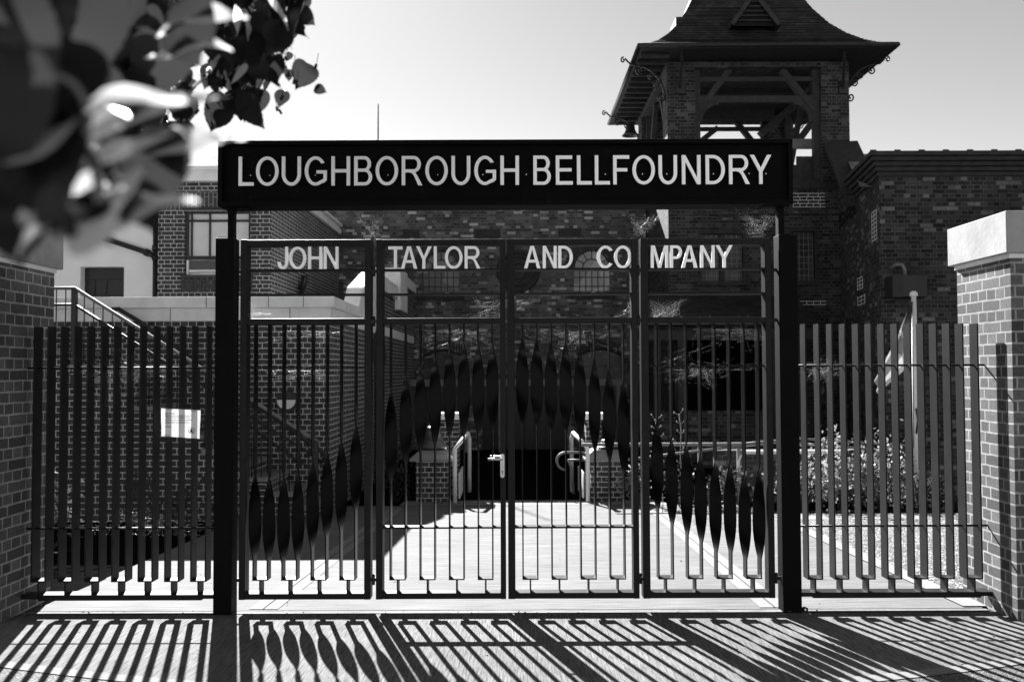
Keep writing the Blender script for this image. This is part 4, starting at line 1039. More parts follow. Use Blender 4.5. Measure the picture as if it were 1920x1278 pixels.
# ============================================================ FLAGPOLE
FY = 12.6; fp = P(1713, 548, FY); fb_ = gz(FY)
r = empty('flagpole', (fp.x, FY, fb_), 'white flagpole with drooping striped flag behind the right fence', 'flagpole')
m = MB(); m.tube([(fp.x, FY, fb_), (fp.x, FY, fp.z-.05)], [.052, .034], 14); m.build('pole', M_['white'], r)
m = MB(); m.lathe((fp.x, FY, fp.z-.05), [(.0, .07), (.03, .065), (.05, .04), (.055, .01), (.055, 0), (.0, 0)], 16); m.build('finial', M_['white'], r)
def flagstrip(rowsf, mat, nm):
    m = MB(); 
    for (a, b), (c_, d_2) in zip(rowsf, rowsf[1:]):
        nseg = 6
        for k in range(nseg):
            f0, f1 = k/nseg, (k+1)/nseg
            def pt(u, v, f, s_): 
                p = P(u[0]+(v[0]-u[0])*f, u[1]+(v[1]-u[1])*f, FY); p.y += .05*math.sin(f*9+s_); return p
            m.quad(pt(a, b, f0, 0), pt(a, b, f1, 0), pt(c_, d_2, f1, .4), pt(c_, d_2, f0, .4), sm=True)
    return m.build(nm, mat, r)
fl_ = flagstrip([((1708, 565), (1709, 566)), ((1699, 590), (1708, 618)), ((1690, 612), (1708, 650))], M_['flagdark'], 'flag')
flagstrip([((1690, 612), (1708, 650)), ((1687, 622), (1708, 664))], M_['flaglight'], 'flag_stripe')
flagstrip([((1687, 622), (1708, 664)), ((1676, 645), (1700, 690))], M_['flagdark'], 'flag_stripe')
flagstrip([((1676, 645), (1700, 690)), ((1662, 672), (1676, 712)), ((1641, 712), (1646, 738))], M_['flaglight'], 'flag_stripe')
m = MB(); m.tube([(fp.x-.045, FY-.02, fb_+.8), (fp.x-.04, FY-.03, fp.z-.2)], .005, 5); m.tube([(fp.x-.02, FY-.05, fb_+1.0), (fp.x+.0, FY-.06, fb_+1.2), (fp.x-.02, FY-.055, fb_+1.35)], .012, 6); m.build('halyard', M_['iron'], r)

# ============================================================ YARD PIERS, BELLS, RAILS
PYY = 13.35
def ypier(x0, x1, label):
    X0, X1 = xx(x0, 900, PYY), xx(x1, 900, PYY); zt1 = zy(858, PYY); zb = gz(PYY)-.05
    r = empty('brick_pier', ((X0+X1)/2, PYY, zb), label, 'brick pier', 'low brick piers in the yard')
    MB().box(X0, X1, PYY, PYY+.46, zb, zt1-.04).build('brickwork', M_['brick2'], r)
    z0 = zt1-.04; o = .09; m = MB()
    a = [(X0-o, PYY-o), (X1+o, PYY-o), (X1+o, PYY+.46+o), (X0-o, PYY+.46+o)]; i_ = .05; b = [(X0+i_, PYY+i_), (X1-i_, PYY+i_), (X1-i_, PYY+.41), (X0+i_, PYY+.41)]
    for j in range(4):
        k = (j+1) % 4; m.quad((*a[j], z0), (*a[k], z0), (*a[k], z0+.035), (*a[j], z0+.035)); m.quad((*a[j], z0+.035), (*a[k], z0+.035), (*b[k], z0+.15), (*b[j], z0+.15))
    m.quad(*[(*q, z0+.15) for q in b]); m.quad(*[(*q, z0) for q in a]); m.build('cap_stone', M_['lead'], r)
    return (X0+X1)/2, z0+.15
def bell(cx, cy, z, R, H, label):
    r = empty('bell', (cx, cy, z), label, 'bell', 'bells displayed on the piers')
    pr = [(1, .0), (.97, .05), (.80, .16), (.66, .34), (.59, .58), (.55, .80), (.47, .90), (.30, .95), (0, .97)]
    m = MB(); m.lathe((cx, cy, z+.03), [(a*R, b*H) for a, b in pr], 32); m.lathe((cx, cy, z+.03), [(R*.97, 0), (R*.8, .02), (R*.5, H*.7), (0, H*.8)], 24); m.build('bell_body', M_['bronze'], r)
    m = MB(); m.lathe((cx, cy, z+.03+H*.96), [(.05, 0), (.06, .03), (.03, .06), (.0, .08)], 12); m.build('crown', M_['bronze'], r)
    m = MB(); m.box(cx-R*.8, cx+R*.8, cy-.04, cy+.04, z, z+.03); m.build('bearer', M_['timber'], r)
    for zz in (.36, .46, .56):
        m = MB(); n = 9
        for i in range(n):
            t = -math.pi/2-.5+1.0*i/n; rr = R*.66; m.box(cx+rr*math.cos(t)-.006, cx+rr*math.cos(t)+.012, cy+rr*math.sin(t)-.004, cy+rr*math.sin(t), z+.03+H*zz, z+.03+H*zz+.018)
        m.build('raised_inscription', M_['iron'], r)
cx_, cz_ = ypier(780, 840, 'low brick pier left of the ramp carrying a bronze bell')
bell(cx_, PYY+.23, cz_, .22, .33, 'bronze bell with raised lettering on the left low pier')
cx_, cz_ = ypier(1108, 1168, 'low brick pier right of the ramp with a sunlit left edge')
bell(cx_+.05, PYY+.23, cz_, .19, .12, 'small shallow bell on the right low pier, behind the bar twists')
def rear(x0, x1, yt, label):
    Y = 14.3; X0, X1 = xx(x0, 850, Y), xx(x1, 850, Y); zt1 = zy(yt, Y)
    r = empty('brick_column', ((X0+X1)/2, Y, gz(Y)), label, 'brick column', 'tall brick columns behind the low piers')
    MB().box(X0, X1, Y, Y+.4, gz(Y)-.05, zt1-.1).build('brickwork', M_['brick2'], r); MB().box(X0-.05, X1+.05, Y-.05, Y+.45, zt1-.1, zt1).build('cap_stone', M_['stone'], r)
rear(826, 860, 774, 'brick column with white capstone behind the left low pier'); rear(1099, 1128, 775, 'brick column with white capstone behind the right low pier')
def hoop(xs_, Y0, Y1, label, shift):
    r = empty('white_hoop_rail', (xs_, Y0, gz(Y0)), label, 'handrail', 'white handrails either side of the ramp')
    z0 = gz(Y0); m = MB(); h = .88
    m.tube([(xs_, Y0, z0), (xs_, Y0, z0+h-.1), (xs_+shift*.12, Y0+.05, z0+h), (xs_+shift*.2, Y1-.2, z0+h+.06), (xs_+shift*.22, Y1, z0+h-.04), (xs_+shift*.22, Y1, z0)], .032, 10); m.build('hoop', M_['white'], r)
    m = MB(); m.box(xs_-.01+shift*.08, xs_+.01+shift*.08, Y0+.1, Y1-.1, z0+.05, z0+.42); m.build('infill_panel', M_['white'], r)
hoop(xx(853, 870, 13.2), 13.2, 14.4, 'white bent tubular handrail beside the left low pier', .7)
hoop(xx(1102, 870, 13.2), 13.2, 14.4, 'white bent tubular handrail beside the right low pier', -.7)
# curled grey handrail
m = MB(); c = P(1060, 864, 13.9); rr = .13
pts = [P(1095, 847.5, 13.9)]+[Vector((c.x+rr*math.cos(t), 13.9, c.z+rr*math.sin(t))) for t in [math.pi/2+math.pi*i/12 for i in range(13)]]
m.tube(pts, .02, 8); a = P(1066, 862, 13.9); m.tube([P(1095, 862, 13.9), a, P(1072, 884, 13.9), P(1076, 925, 13.9)], .02, 8)
tag(m.build('curled_handrail', M_['lead']), 'grey handrail ending in a curl left of the right low pier', 'handrail')
# long white ramp rails to the right
r = empty('ramp_railing', (4, 13.0, gz(13)), 'long pale ramp railing running right across the garden', 'railing')
q = lambda x, y: P(x, y, 13.0)
m = MB(); m.box(q(1090, 833).x, q(1390, 833).x, 12.97, 13.03, q(1200, 836).z, q(1200, 830).z); m.build('top_rail', M_['lead'], r)
m = MB(); m.box(q(1392, 847).x, q(1585, 847).x, 12.97, 13.03, q(1480, 850).z, q(1480, 844).z); m.build('top_rail', M_['white'], r)
m = MB(); m.tube([q(1190, 860), q(1300, 846), q(1460, 828), q(1640, 842)], .02, 6); m.tube([q(1370, 834), q(1500, 822), q(1700, 835)], .02, 6); m.build('lower_rail', M_['lead'], r)
for xq in (1206, 1312, 1385, 1478, 1560): X = q(xq, 860).x; MB().box(X-.025, X+.025, 12.98, 13.02, gz(13)-.05, q(xq, 838).z).build('post', M_['lead'], r)
m = MB(); hcx = P(1397, 870, 12.8); m.tube([(hcx.x+.03*math.cos(t)*3, 12.8, hcx.z+.145*math.sin(t)) for t in [math.pi*.5+math.pi*i/12 for i in range(13)]], .016, 8)
tag(m.build('bent_white_hoop', M_['white']), 'small white crescent hoop on the ramp railing, seen past the rightmost gate leaf', 'hoop')
# low dark garden wall
m = MB(); m.box(3.0, 9.0, 13.4, 13.6, gz(13.4)-.05, .45); tag(m.build('garden_wall', M_['old2']), 'low dark garden wall behind the flowering shrubs on the right', 'wall')

# ============================================================ ACROSS THE STREET (unseen houses added behind the camera to bounce sunlight)
tc_ = empty('bounce_terrace', (0, -11, 0), 'unseen row of houses added across the street to bounce sunlight onto the gates', 'building')
m = MB(); hs = []
for i in range(-7, 8):
    for z in (.9, 3.9): hs.append((i*3.0-.6, i*3.0+.6, z, z+1.5))
m = MB(); m.box(-24, 24, -20, -11, -.1, 7.2); m.build('wall', simple('pale_bounce_brick', .26, .9, .15, 2, .1), tc_)
m = MB()
for h_ in hs: m.box(h_[0], h_[1], -11.0, -10.96, h_[2], h_[3])
m.build('windows', M_['glass'], tc_)
m = MB(); m.prism([(-20.4, 7.2), (-10.6, 7.2), (-15.5, 10.2)], 'x', -24.3, 24.3); m.build('roof', M_['tile'], tc_)
# ============================================================ PLANTS
def leafquad(m, p, s, up=.3):
    a = Vector((random.gauss(0, 1), random.gauss(0, 1), random.gauss(0, 1)+up)).normalized(); b = a.orthogonal().normalized(); c = a.cross(b)
    t = random.random()*6.28; d = b*math.cos(t)+c*math.sin(t); e = a.cross(d)
    m.quad(p-d*s, p-e*s*.5, p+d*s, p+e*s*.5)
def bush(x, y, h, wd, n, sz, mat, label, name='shrub', clumps=9):
    z0 = gz(y); r = empty(name, (x, y, z0), label, 'plant', 'shrubs in the garden beds')
    m = MB(); st_ = MB()
    for c in range(clumps):
        cx = x+random.uniform(-.5, .5)*wd; cy = y+random.uniform(-.35, .35)*wd; cz = z0+h*random.uniform(.15, .95); cr = .13+.12*random.random()*h
        st_.tube([(x+(cx-x)*.2, y, z0-.02), ((cx+x)/2, (cy+y)/2, z0+(cz-z0)*.6), (cx, cy, cz)], [.012, .008, .004], 5)
        for _ in range(n//clumps):
            v = Vector((random.gauss(0, 1), random.gauss(0, 1), random.gauss(0, 1)))*cr*.6
            leafquad(m, Vector((cx, cy, max(z0+.02, cz)))+v, sz*random.uniform(.5, 1.7))
    m.build('foliage', mat, r, fixn=False); st_.build('stem', M_['bark'], r)
gp = lambda x, Y: xx(x, 900, Y)
bush(gp(1500, 12.3), 12.3, .75, .8, 700, .030, M_['bush'], 'low pale shrub next to the right gate post')
bush(gp(1575, 12.4), 12.4, 1.05, .35, 650, .024, M_['bush'], 'tall slim flowering shrub seen through the fourth fence gap')
bush(gp(1605, 12.6), 12.6, .8, .5, 500, .026, M_['bush'], 'medium pale shrub between the two tallest garden shrubs')
bush(gp(1650, 12.4), 12.4, 1.05, .35, 700, .024, M_['bush'], 'tallest pale flowering shrub left of the flagpole')
bush(gp(1680, 12.4), 12.4, .68, .4, 500, .024, M_['bush'], 'small rounded pale shrub just left of the flagpole foot')
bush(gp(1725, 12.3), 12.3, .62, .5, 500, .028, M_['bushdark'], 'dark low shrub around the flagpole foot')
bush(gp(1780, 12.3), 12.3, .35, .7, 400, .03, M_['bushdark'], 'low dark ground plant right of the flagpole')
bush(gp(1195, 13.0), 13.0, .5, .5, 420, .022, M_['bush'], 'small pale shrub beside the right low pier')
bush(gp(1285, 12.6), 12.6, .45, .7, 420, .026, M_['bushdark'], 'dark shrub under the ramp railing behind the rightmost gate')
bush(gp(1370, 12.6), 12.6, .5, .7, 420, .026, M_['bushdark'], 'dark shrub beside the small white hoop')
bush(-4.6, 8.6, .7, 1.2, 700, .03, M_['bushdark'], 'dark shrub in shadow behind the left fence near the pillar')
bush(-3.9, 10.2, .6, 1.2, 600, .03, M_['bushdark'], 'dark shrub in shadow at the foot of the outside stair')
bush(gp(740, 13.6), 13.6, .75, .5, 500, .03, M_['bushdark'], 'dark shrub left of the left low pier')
def stalk(xq, ytop, ybot, Y, label):
    r = empty('seed_stalk', (xx(xq, ybot, Y), Y, gz(Y)), label, 'plant', 'tall seed stalks'); m = MB(); m2 = MB(); b = Vector((xx(xq+14, ybot, Y), Y, gz(Y))); t = P(xq, ytop, Y)
    pts = [b.lerp(t, i/10)+Vector((.02*math.sin(i*.9), 0, 0)) for i in range(11)]; m.tube(pts, .006, 5)
    for i in range(4, 11):
        for s_ in (-1, 1):
            e = pts[i]+Vector((s_*random.uniform(.04, .09), random.uniform(-.04, .04), random.uniform(.03, .08))); m.tube([pts[i], e], .003, 4)
            m2.lathe(e, [(.0, .014), (.010, .008), (.013, 0), (.009, -.009), (0, -.013)], 8)
    m2.lathe(pts[-1], [(.0, .018), (.014, .01), (.017, 0), (.01, -.012), (0, -.016)], 8)
    k_ = len(m.v); m.v += m2.v; m.f += [tuple(k_+i for i in f) for f in m2.f]; m.sm += m2.sm; m.build('stem', M_['lead'], r)
stalk(1272, 778, 930, 11.9, 'tall thin stalk with pale round seed heads behind the rightmost gate')
stalk(1228, 788, 930, 11.9, 'shorter seed stalk close to the left stile of the rightmost gate')
stalk(1357, 884, 940, 11.6, 'short seed stalk near the small white hoop')

m = MB()
for _ in range(110):
    Yq = random.choice((random.uniform(6.12, 6.2), random.uniform(4.9, 6.1), random.uniform(6.3, 9))); x = random.uniform(-3, 3); z = gz(Yq)+.009
    leafquad(m, Vector((x, Yq, z+.006)), random.uniform(.006, .018), 3.0)
tag(m.build('leaf_litter', M_['bark'], fixn=False), 'scattered dry leaf litter on the paving around the gates', 'litter', kind='stuff')
# ============================================================ TREE IN THE FOREGROUND
tr = empty('lime_tree', (-3.2, 1.6, 0), 'lime tree whose out-of-focus leafy branches hang into the upper left', 'tree')
m = MB(); m.tube([(-3.2, 1.6, 0), (-3.15, 1.6, 1.5), (-3.0, 1.65, 3.2), (-2.8, 1.8, 5.0)], [.22, .17, .14, .08], 14); m.build('trunk', M_['bark'], tr)
LM = MB(); LIT_LEAVES = []
def new_lit_leaf():
    LIT_LEAVES.append(MB()); return LIT_LEAVES[-1]
def leaf(c, size, down, nrm, fold=.35, curl=.2, glint=False, wid=1.0, mesh=None):
    LM = mesh or globals()['LM']
    c = Vector(c); d = Vector(down).normalized(); n_ = Vector(nrm)
    if glint: n_.normalize(); d = (d-n_*d.dot(n_)).normalized()
    n_ = (n_-d*n_.dot(d)).normalized(); s_ = d.cross(n_)
    pr = [(0, .02), (-.03, .16), (.02, .30), (.08, .38), (.15, .42), (.21, .455), (.25, .445), (.32, .475), (.37, .45), (.44, .455), (.49, .42), (.56, .405), (.61, .36), (.68, .33), (.73, .27), (.80, .22), (.85, .15), (.92, .075), (1.0, .01), (1.05, 0)]
    top = c-d*size*.5; k = len(LM.v); asp = random.uniform(.82, 1.08)*wid; wv = random.uniform(0, .06); ph = random.random()*6
    for t, w_ in pr:
        mid = top+d*(size*t)-n_*(curl*size*(t-.3)**2)
        e = w_*size*asp
        LM.v += [mid-s_*e+n_*(e*fold+wv*size*math.sin(9*t+ph)), mid, mid+s_*e+n_*(e*fold+wv*size*math.sin(8*t+ph+2))]
    for i in range(len(pr)-1):
        a = k+3*i
        for q in ((a, a+1, a+4, a+3), (a+1, a+2, a+5, a+4)): LM.f.append(q); LM.sm.append(True)
TW = MB()
def rleaf(x, y, Y, size, tilt=None, nrm=None):
    p = P(x, y, Y)
    d = tilt or (random.uniform(-.5, .5), random.uniform(-.4, .4), -1)
    n_ = nrm or (random.uniform(-.9, .9), -1, random.uniform(-.6, .6))
    leaf(p, size, d, n_, random.uniform(.1, .5), random.uniform(0, .5))
    if random.random() < .75:
        a = p-Vector(d).normalized()*size*.5; TW.tube([a, a+Vector((random.uniform(-.02, .02), 0, size*.5))], .0012*Y/2.2+.0003, 4)
# sharper leaves, about 2.4 m away
for (x, y, s_) in ((540, 48, .075), (512, 132, .08), (567, 142, .075), (474, 212, .085), (452, 190, .05), (395, 55, .08), (462, 40, .09), (428, 118, .06), (350, 150, .06), (318, 95, .07),
                   (300, 215, .07), (330, 200, .06), (292, 160, .075), (250, 110, .08), (375, 20, .08), (500, 20, .06), (440, 75, .07), (340, 60, .07), (480, 95, .05), (268, 60, .08)):
    rleaf(x, y, random.uniform(2.2, 2.7), s_*1.02)
for _ in range(60):
    x = random.uniform(60, 345); y = random.uniform(-20, 260)
    rleaf(x, y, random.uniform(2.0, 3.2), random.uniform(.05, .085))
for _ in range(26): rleaf(random.uniform(330, 560), random.uniform(-40, 12), random.uniform(2.1, 2.9), random.uniform(.06, .085))
# drooping bracts and fruit
for (x, y, x2, y2) in ((555, 20, 590, 45), (425, 180, 392, 245), (400, 130, 380, 165), (533, 170, 522, 200), (590, 165, 612, 172), (350, 180, 345, 235)):
    a = P(x, y, 2.4); b = P(x2, y2, 2.4); leaf((a+b)/2, (b-a).length, b-a, (0, -1, .2), .1, .3)
for _ in range(60):
    x = random.uniform(260, 600); y = random.uniform(10, 235)
    if (x-260)*.0+y > 235-(x-420)*.2: continue
    if x > 480 and 60 < y < 105 and random.random() < .7: continue
    p = P(x, y, random.uniform(2.25, 2.6)); TW.tube([p, p+Vector((random.uniform(-.01, .01), 0, -.012))], .004, 6)
    TW.tube([p, p+Vector((random.uniform(-.012, .012), 0, .03))], .0008, 4)
# big blurred leaves close to the lens
for (x, y, Y, s_, d, n_) in (
    (70, 290, .62, .105, (.1, 0, -1), (0, -1, .05)), (120, 180, .75, .09, (-.2, 0, -1), (.2, -1, 0)), (278, 325, .85, .085, (.15, 0, -1), (.2, -1, .1)),
    (30, 120, .7, .10, (.3, 0, -1), (-.2, -1, .1)), (20, 400, .7, .08, (.2, 0, -1), (.5, -1, 0)), (170, 60, .9, .10, (0, 0, -1), (0, -1, .3)),
    (160, 260, .62, .055, (.35, 0, -1), (-1, -.35, .4)), (195, 350, .65, .05, (.3, .1, -1), (-1, -.3, .5)), (255, 215, .8, .06, (1, .1, -.35), (-.2, -.5, 1)), (310, 290, .85, .055, (1, 0, -.9), (-.2, -.5, 1)),
    (228, 330, .7, .035, (.1, 0, -1), (-.9, -.4, .4)), (115, 405, .6, .045, (.4, 0, -1), (-.6, -.7, .7)), (180, 410, .62, .04, (.5, 0, -1), (-.5, -.8, .8)), (250, 400, .7, .05, (1, 0, -.6), (-.3, -.6, 1)),
    (60, 40, .9, .11, (.1, 0, -1), (.1, -1, 0)), (130, 110, 1.0, .10, (-.2, 0, -1), (.1, -1, -.2)), (235, 120, 1.3, .10, (.1, 0, -1), (.2, -1, .1)), (370, 40, 1.0, .06, (.6, 0, -1), (-.5, -.8, .5)),
    (350, 90, 1.05, .05, (.8, 0, -1), (-.5, -.6, .9)), (15, 220, .6, .09, (0, 0, -1), (0, -1, 0)), (200, 30, 1.4, .1, (.2, 0, -1), (0, -1, .1)), (90, 100, 1.3, .12, (.2, 0, -1), (0, -1, .1)), (110, 20, 1.6, .12, (0, 0, -1), (.1, -1, .1)),
    (30, 20, 1.2, .12, (.2, 0, -1), (0, -1, .1)), (180, 150, 1.6, .1, (.2, 0, -1), (.1, -1, .1)), (60, 190, 1.1, .12, (-.2, 0, -1), (0, -1, .1)), (220, 190, 1.8, .1, (.2, 0, -1), (.1, -1, -.1))):
    leaf(P(x, y, Y), s_, d, n_, .2, .2)
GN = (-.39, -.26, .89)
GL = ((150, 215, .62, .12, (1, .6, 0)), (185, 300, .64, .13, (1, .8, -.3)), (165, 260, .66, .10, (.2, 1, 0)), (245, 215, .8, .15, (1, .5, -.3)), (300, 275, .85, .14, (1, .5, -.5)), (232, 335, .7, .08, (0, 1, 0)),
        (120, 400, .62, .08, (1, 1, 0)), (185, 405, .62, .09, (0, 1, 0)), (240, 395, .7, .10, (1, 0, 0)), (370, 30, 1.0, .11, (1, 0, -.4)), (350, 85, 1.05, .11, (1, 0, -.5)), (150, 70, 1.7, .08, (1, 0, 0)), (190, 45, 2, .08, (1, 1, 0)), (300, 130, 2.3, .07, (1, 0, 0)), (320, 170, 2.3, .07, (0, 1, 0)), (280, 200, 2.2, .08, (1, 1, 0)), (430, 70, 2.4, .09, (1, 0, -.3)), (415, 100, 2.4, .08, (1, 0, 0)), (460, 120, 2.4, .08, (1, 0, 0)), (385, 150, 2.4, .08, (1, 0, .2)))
SUNV = Vector((-SX, 1, SK)).normalized()
GAPS = [P(q_[0], q_[1], q_[2]) for q_ in GL]
def in_gap(p, rr=.2): return any(((p-q_)-SUNV*(p-q_).dot(SUNV)).length < rr and (p-q_).dot(SUNV) > .04 for q_ in GAPS)
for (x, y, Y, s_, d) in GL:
    leaf(P(x, y, Y), s_, d, Vector(GN)+Vector((random.uniform(-.12, .12), random.uniform(-.1, .1), 0))*.6+Vector((-.1, -.5, 0)), .12, .3, True, .62, new_lit_leaf())
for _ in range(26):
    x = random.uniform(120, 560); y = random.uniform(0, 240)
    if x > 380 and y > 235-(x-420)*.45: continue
    leaf(P(x, y, random.uniform(2.0, 2.6)), random.uniform(.05, .08), (random.uniform(-.8, .8), 0, -1), (random.uniform(-.8, .8), -.6, random.uniform(.1, .9)), .1, .3, False, .3, new_lit_leaf())
for _ in range(46):
    x = random.uniform(340, 570); y = random.uniform(-20, 150)
    if y > 150-(x-340)*.35 and not (400 < x < 500 and y < 235): continue
    rleaf(x, y, random.uniform(2.1, 2.6), random.uniform(.07, .092))
for _ in range(70):
    x = random.uniform(200, 560); y = random.uniform(-20, 235)
    if x > 360 and y > 225-(x-420)*.6: continue
    rleaf(x, y, random.uniform(2.2, 2.8), random.uniform(.025, .05))
for _ in range(14): rleaf(random.uniform(405, 490), random.uniform(120, 215), random.uniform(2.3, 2.6), random.uniform(.06, .085))
for _ in range(130):
    x = random.uniform(-60, 320); y = random.uniform(-60, 215)
    if x+y*.9 > 440: continue
    Yq = random.uniform(1.0, 2.2)
    if in_gap(P(x, y, Yq), .075): continue
    leaf(P(x, y, Yq), random.uniform(.07, .10), (random.uniform(-.5, .5), random.uniform(-.4, .4), -1), (random.uniform(-.6, .6), -1, random.uniform(-.5, .5)), .25, .3)
# upper crown, unseen above the frame, added to shade the leaves below
for _ in range(1500):
    v = Vector((random.gauss(0, 1), random.gauss(0, 1), random.gauss(0, 1))).normalized()*random.random()**.4
    p = Vector((-1.7, 1.9, 3.9))+Vector((v.x*1.7, v.y*1.6, v.z*1.0))
    dd_ = (p-Vector((0, 0, EYE))); yy_ = 639-FPX*(dd_.dot(_U)/max(.01, dd_.dot(_F))); xq_ = 960+FPX*(dd_.dot(_R)/max(.01, dd_.dot(_F)))
    if dd_.dot(_F) > 0 and yy_ > -30 and xq_ > -20: continue
    if in_gap(p, .2): continue
    leaf(p, random.uniform(.07, .11), (random.uniform(-.6, .6), random.uniform(-.6, .6), -1), (random.uniform(-1, 1), random.uniform(-1, 1), random.uniform(-.5, .8)), .3, .3)
for _ in range(1700):  # second mass, placed toward the sun as a shade, gaps left for sunlight
    v = Vector((random.gauss(0, 1), random.gauss(0, 1), random.gauss(0, 1))).normalized()*random.random()**.4
    p = Vector((-1.35, 4.3, 4.35))+Vector((v.x*1.5, v.y*1.5, v.z*.75))
    dd_ = (p-Vector((0, 0, EYE))); yy_ = 639-FPX*(dd_.dot(_U)/max(.01, dd_.dot(_F))); xq_ = 960+FPX*(dd_.dot(_R)/max(.01, dd_.dot(_F)))
    if (dd_.dot(_F) > 0 and yy_ > -25) or in_gap(p): continue
    leaf(p, random.uniform(.08, .12), (random.uniform(-.6, .6), random.uniform(-.6, .6), -1), (random.uniform(-1, 1), random.uniform(-1, 1), random.uniform(-.5, .8)), .3, .3)
LM.build('crown', M_['leaf'], tr, fixn=False)
bm_ = leafm('lime_leaf_lit_tone', .2, .9, .4, .6)  # brighter, more translucent leaf copy with the sunlight put into its colour
for b_ in LIT_LEAVES: b_.build('lit_tone_leaf', bm_, tr, fixn=False)
tag(TW.build('twigs', M_['leaf'], tr, fixn=False), kind='stuff')
m = MB()
m.tube([(-3.0, 1.65, 3.0), (-2.2, 1.9, 3.2), (-1.5, 2.2, 2.95), (-1.0, 2.4, 2.62), P(470, 25, 2.4), P(520, 30, 2.4)], [.07, .045, .025, .012, .005, .003], 8)
m.tube([(-1.0, 2.4, 2.62), P(430, 60, 2.45), P(450, 160, 2.4)], [.012, .005, .002], 6); m.tube([(-1.5, 2.2, 2.95), P(250, -30, 2.4), P(310, 90, 2.5), P(320, 190, 2.5)], [.025, .01, .006, .003], 6)
m.tube([(-2.2, 1.9, 3.2), (-1.0, 1.1, 2.7), P(60, -60, .8), P(120, 120, .75)], [.04, .015, .006, .003], 6); m.tube([(-2.9, 1.75, 4.2), (-2.3, 2.8, 4.4), (-1.5, 4.0, 4.5), (-.8, 4.9, 4.6)], [.08, .05, .03, .01], 8); m.build('branch', M_['bark'], tr)

# ============================================================ COBWEBS
def web(anchors, center, n, label, rad=.00014, sag=.01, mess=.02):
    m = MB(); c = Vector(center); A_ = [Vector(a) for a in anchors]
    for a in A_:
        mid = (a+c)/2+Vector((0, 0, -sag)); m.tube([a, mid, c], rad, 3, cap=False)
    for _ in range(int(n*.5)):
        a = random.choice(A_); b = random.choice(A_); p = c.lerp(a, random.random()**.8); q_ = c.lerp(b, random.random()**.8)
        j = lambda: Vector((random.gauss(0, mess), random.gauss(0, .008), random.gauss(0, mess)))
        p = p+j(); q_ = q_+j()
        if (q_-p).length > .12: q_ = p+(q_-p).normalized()*.12*random.random()
        m.tube([p, (p+q_)/2+Vector((0, 0, -.006)), q_], rad*random.uniform(.6, 1.2), 3, cap=False)
    for _ in range(int(n*2.2)):
        a = random.choice(A_); p = c.lerp(a, random.random())+Vector((random.gauss(0, mess), random.gauss(0, .008), random.gauss(0, mess)))
        e_ = random.uniform(.0003, .0010); m.box(p.x-e_, p.x+e_, p.y-e_, p.y+e_, p.z-e_, p.z+e_)
    tag(m.build('cobweb', M_['web'], fixn=False), label, 'cobweb', 'cobwebs on the gates')
W = lambda x, y: P(x, y, GY+.04)
web([W(662, 392), W(722, 388), W(697, 410), W(690, 425)], W(704, 444), 45, 'cobweb stretched from the sign down to the gap right of JOHN')
web([W(1178, 395), W(1250, 385), W(1195, 420), W(1225, 405)], W(1202, 441), 90, 'branching cobweb above the gap between AND CO and MPANY')
web([W(1375, 385), W(1395, 384), W(1440, 388), W(1464, 388), W(1400, 432)], W(1425, 438), 130, 'sagging cobweb under the right end of the sign')
web([W(1222, 590), W(1275, 590), W(1290, 557), W(1220, 565)], W(1240, 588), 150, 'dense cobweb in the lower left pane corner under MPANY')
web([W(470, 590), W(540, 593), W(470, 565)], W(480, 586), 110, 'dense cobweb in the lower left pane corner under JOHN')
web([W(683, 520), W(650, 533), W(683, 545)], W(678, 532), 80, 'cobweb at the right edge of the pane under the N of JOHN')
web([W(880, 556), W(932, 560), W(898, 592), W(932, 592)], W(925, 575), 70, 'cobweb across the right half of the pane under TAYLOR')
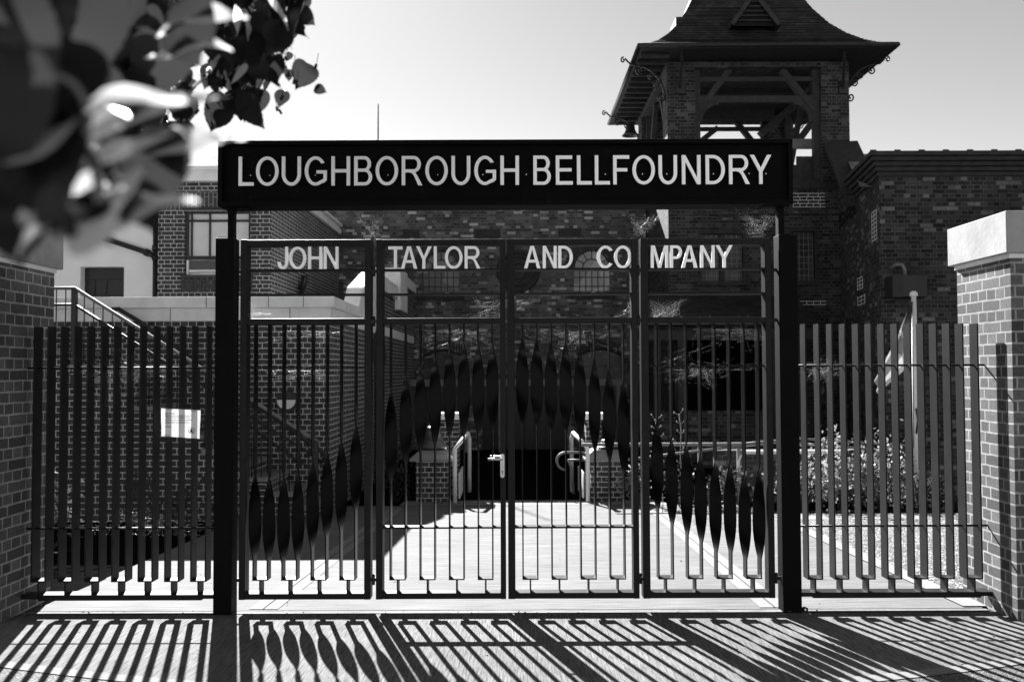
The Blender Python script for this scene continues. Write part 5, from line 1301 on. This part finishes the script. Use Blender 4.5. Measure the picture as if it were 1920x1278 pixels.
web([W(967, 556), W(1005, 556), W(967, 580)], W(972, 562), 60, 'cobweb in the upper left pane corner under AND')
web([W(1186, 556), W(1150, 595), W(1186, 592)], W(1183, 580), 50, 'cobweb in the lower right pane corner under CO')
web([W(x_, 610) for x_ in (730, 790, 850, 930)]+[W(930, 650), W(800, 655)], W(880, 625), 160, 'wide dusty cobweb under the rail of the TAYLOR gate leaf', mess=.045)
web([W(x_, 612) for x_ in (970, 1040, 1100, 1180)]+[W(1180, 660), W(1050, 655)], W(1080, 630), 170, 'wide dusty cobweb under the rail of the AND CO gate leaf', mess=.045)
web([W(x_, 612) for x_ in (1222, 1300, 1380, 1436)]+[W(1420, 640), W(1240, 680)], W(1400, 618), 150, 'wide dusty cobweb under the rail of the MPANY gate leaf', mess=.04)
web([W(x_, 688) for x_ in (1225, 1290, 1350, 1430)]+[W(1250, 715), W(1330, 720)], W(1320, 694), 170, 'cobweb clinging along the cross bar of the MPANY gate leaf', mess=.03)
web([W(x_, 612) for x_ in (470, 540, 600, 680)]+[W(600, 650), W(500, 640)], W(610, 622), 150, 'wide dusty cobweb under the rail of the JOHN gate leaf', mess=.035)
web([W(x_, 690) for x_ in (475, 540, 600, 680)]+[W(610, 715), W(500, 712)], W(600, 695), 130, 'cobweb clinging along the cross bar of the JOHN gate leaf', mess=.03)
WF = lambda x, y: P(x, y, GY+.08)
web([WF(x_, 688) for x_ in (100, 180, 260, 330, 400)]+[WF(190, 790), WF(250, 730)], WF(220, 700), 320, 'large dusty cobweb hanging from the upper rod of the left fence', mess=.06)
web([WF(x_, 990) for x_ in (120, 200, 300, 400)]+[WF(220, 960), WF(320, 965)], WF(280, 985), 120, 'dusty cobweb along the lower rod of the left fence', mess=.04)
web([WF(x_, 688) for x_ in (1500, 1540, 1580)]+[WF(1560, 740), WF(1520, 700)], WF(1540, 695), 110, 'cobweb near the gate post on the upper rod of the right fence', mess=.04)
web([WF(1845, 690), WF(1858, 705), WF(1862, 700)], WF(1852, 697), 40, 'clump of cobweb where the upper rod meets the right pillar', mess=.015)
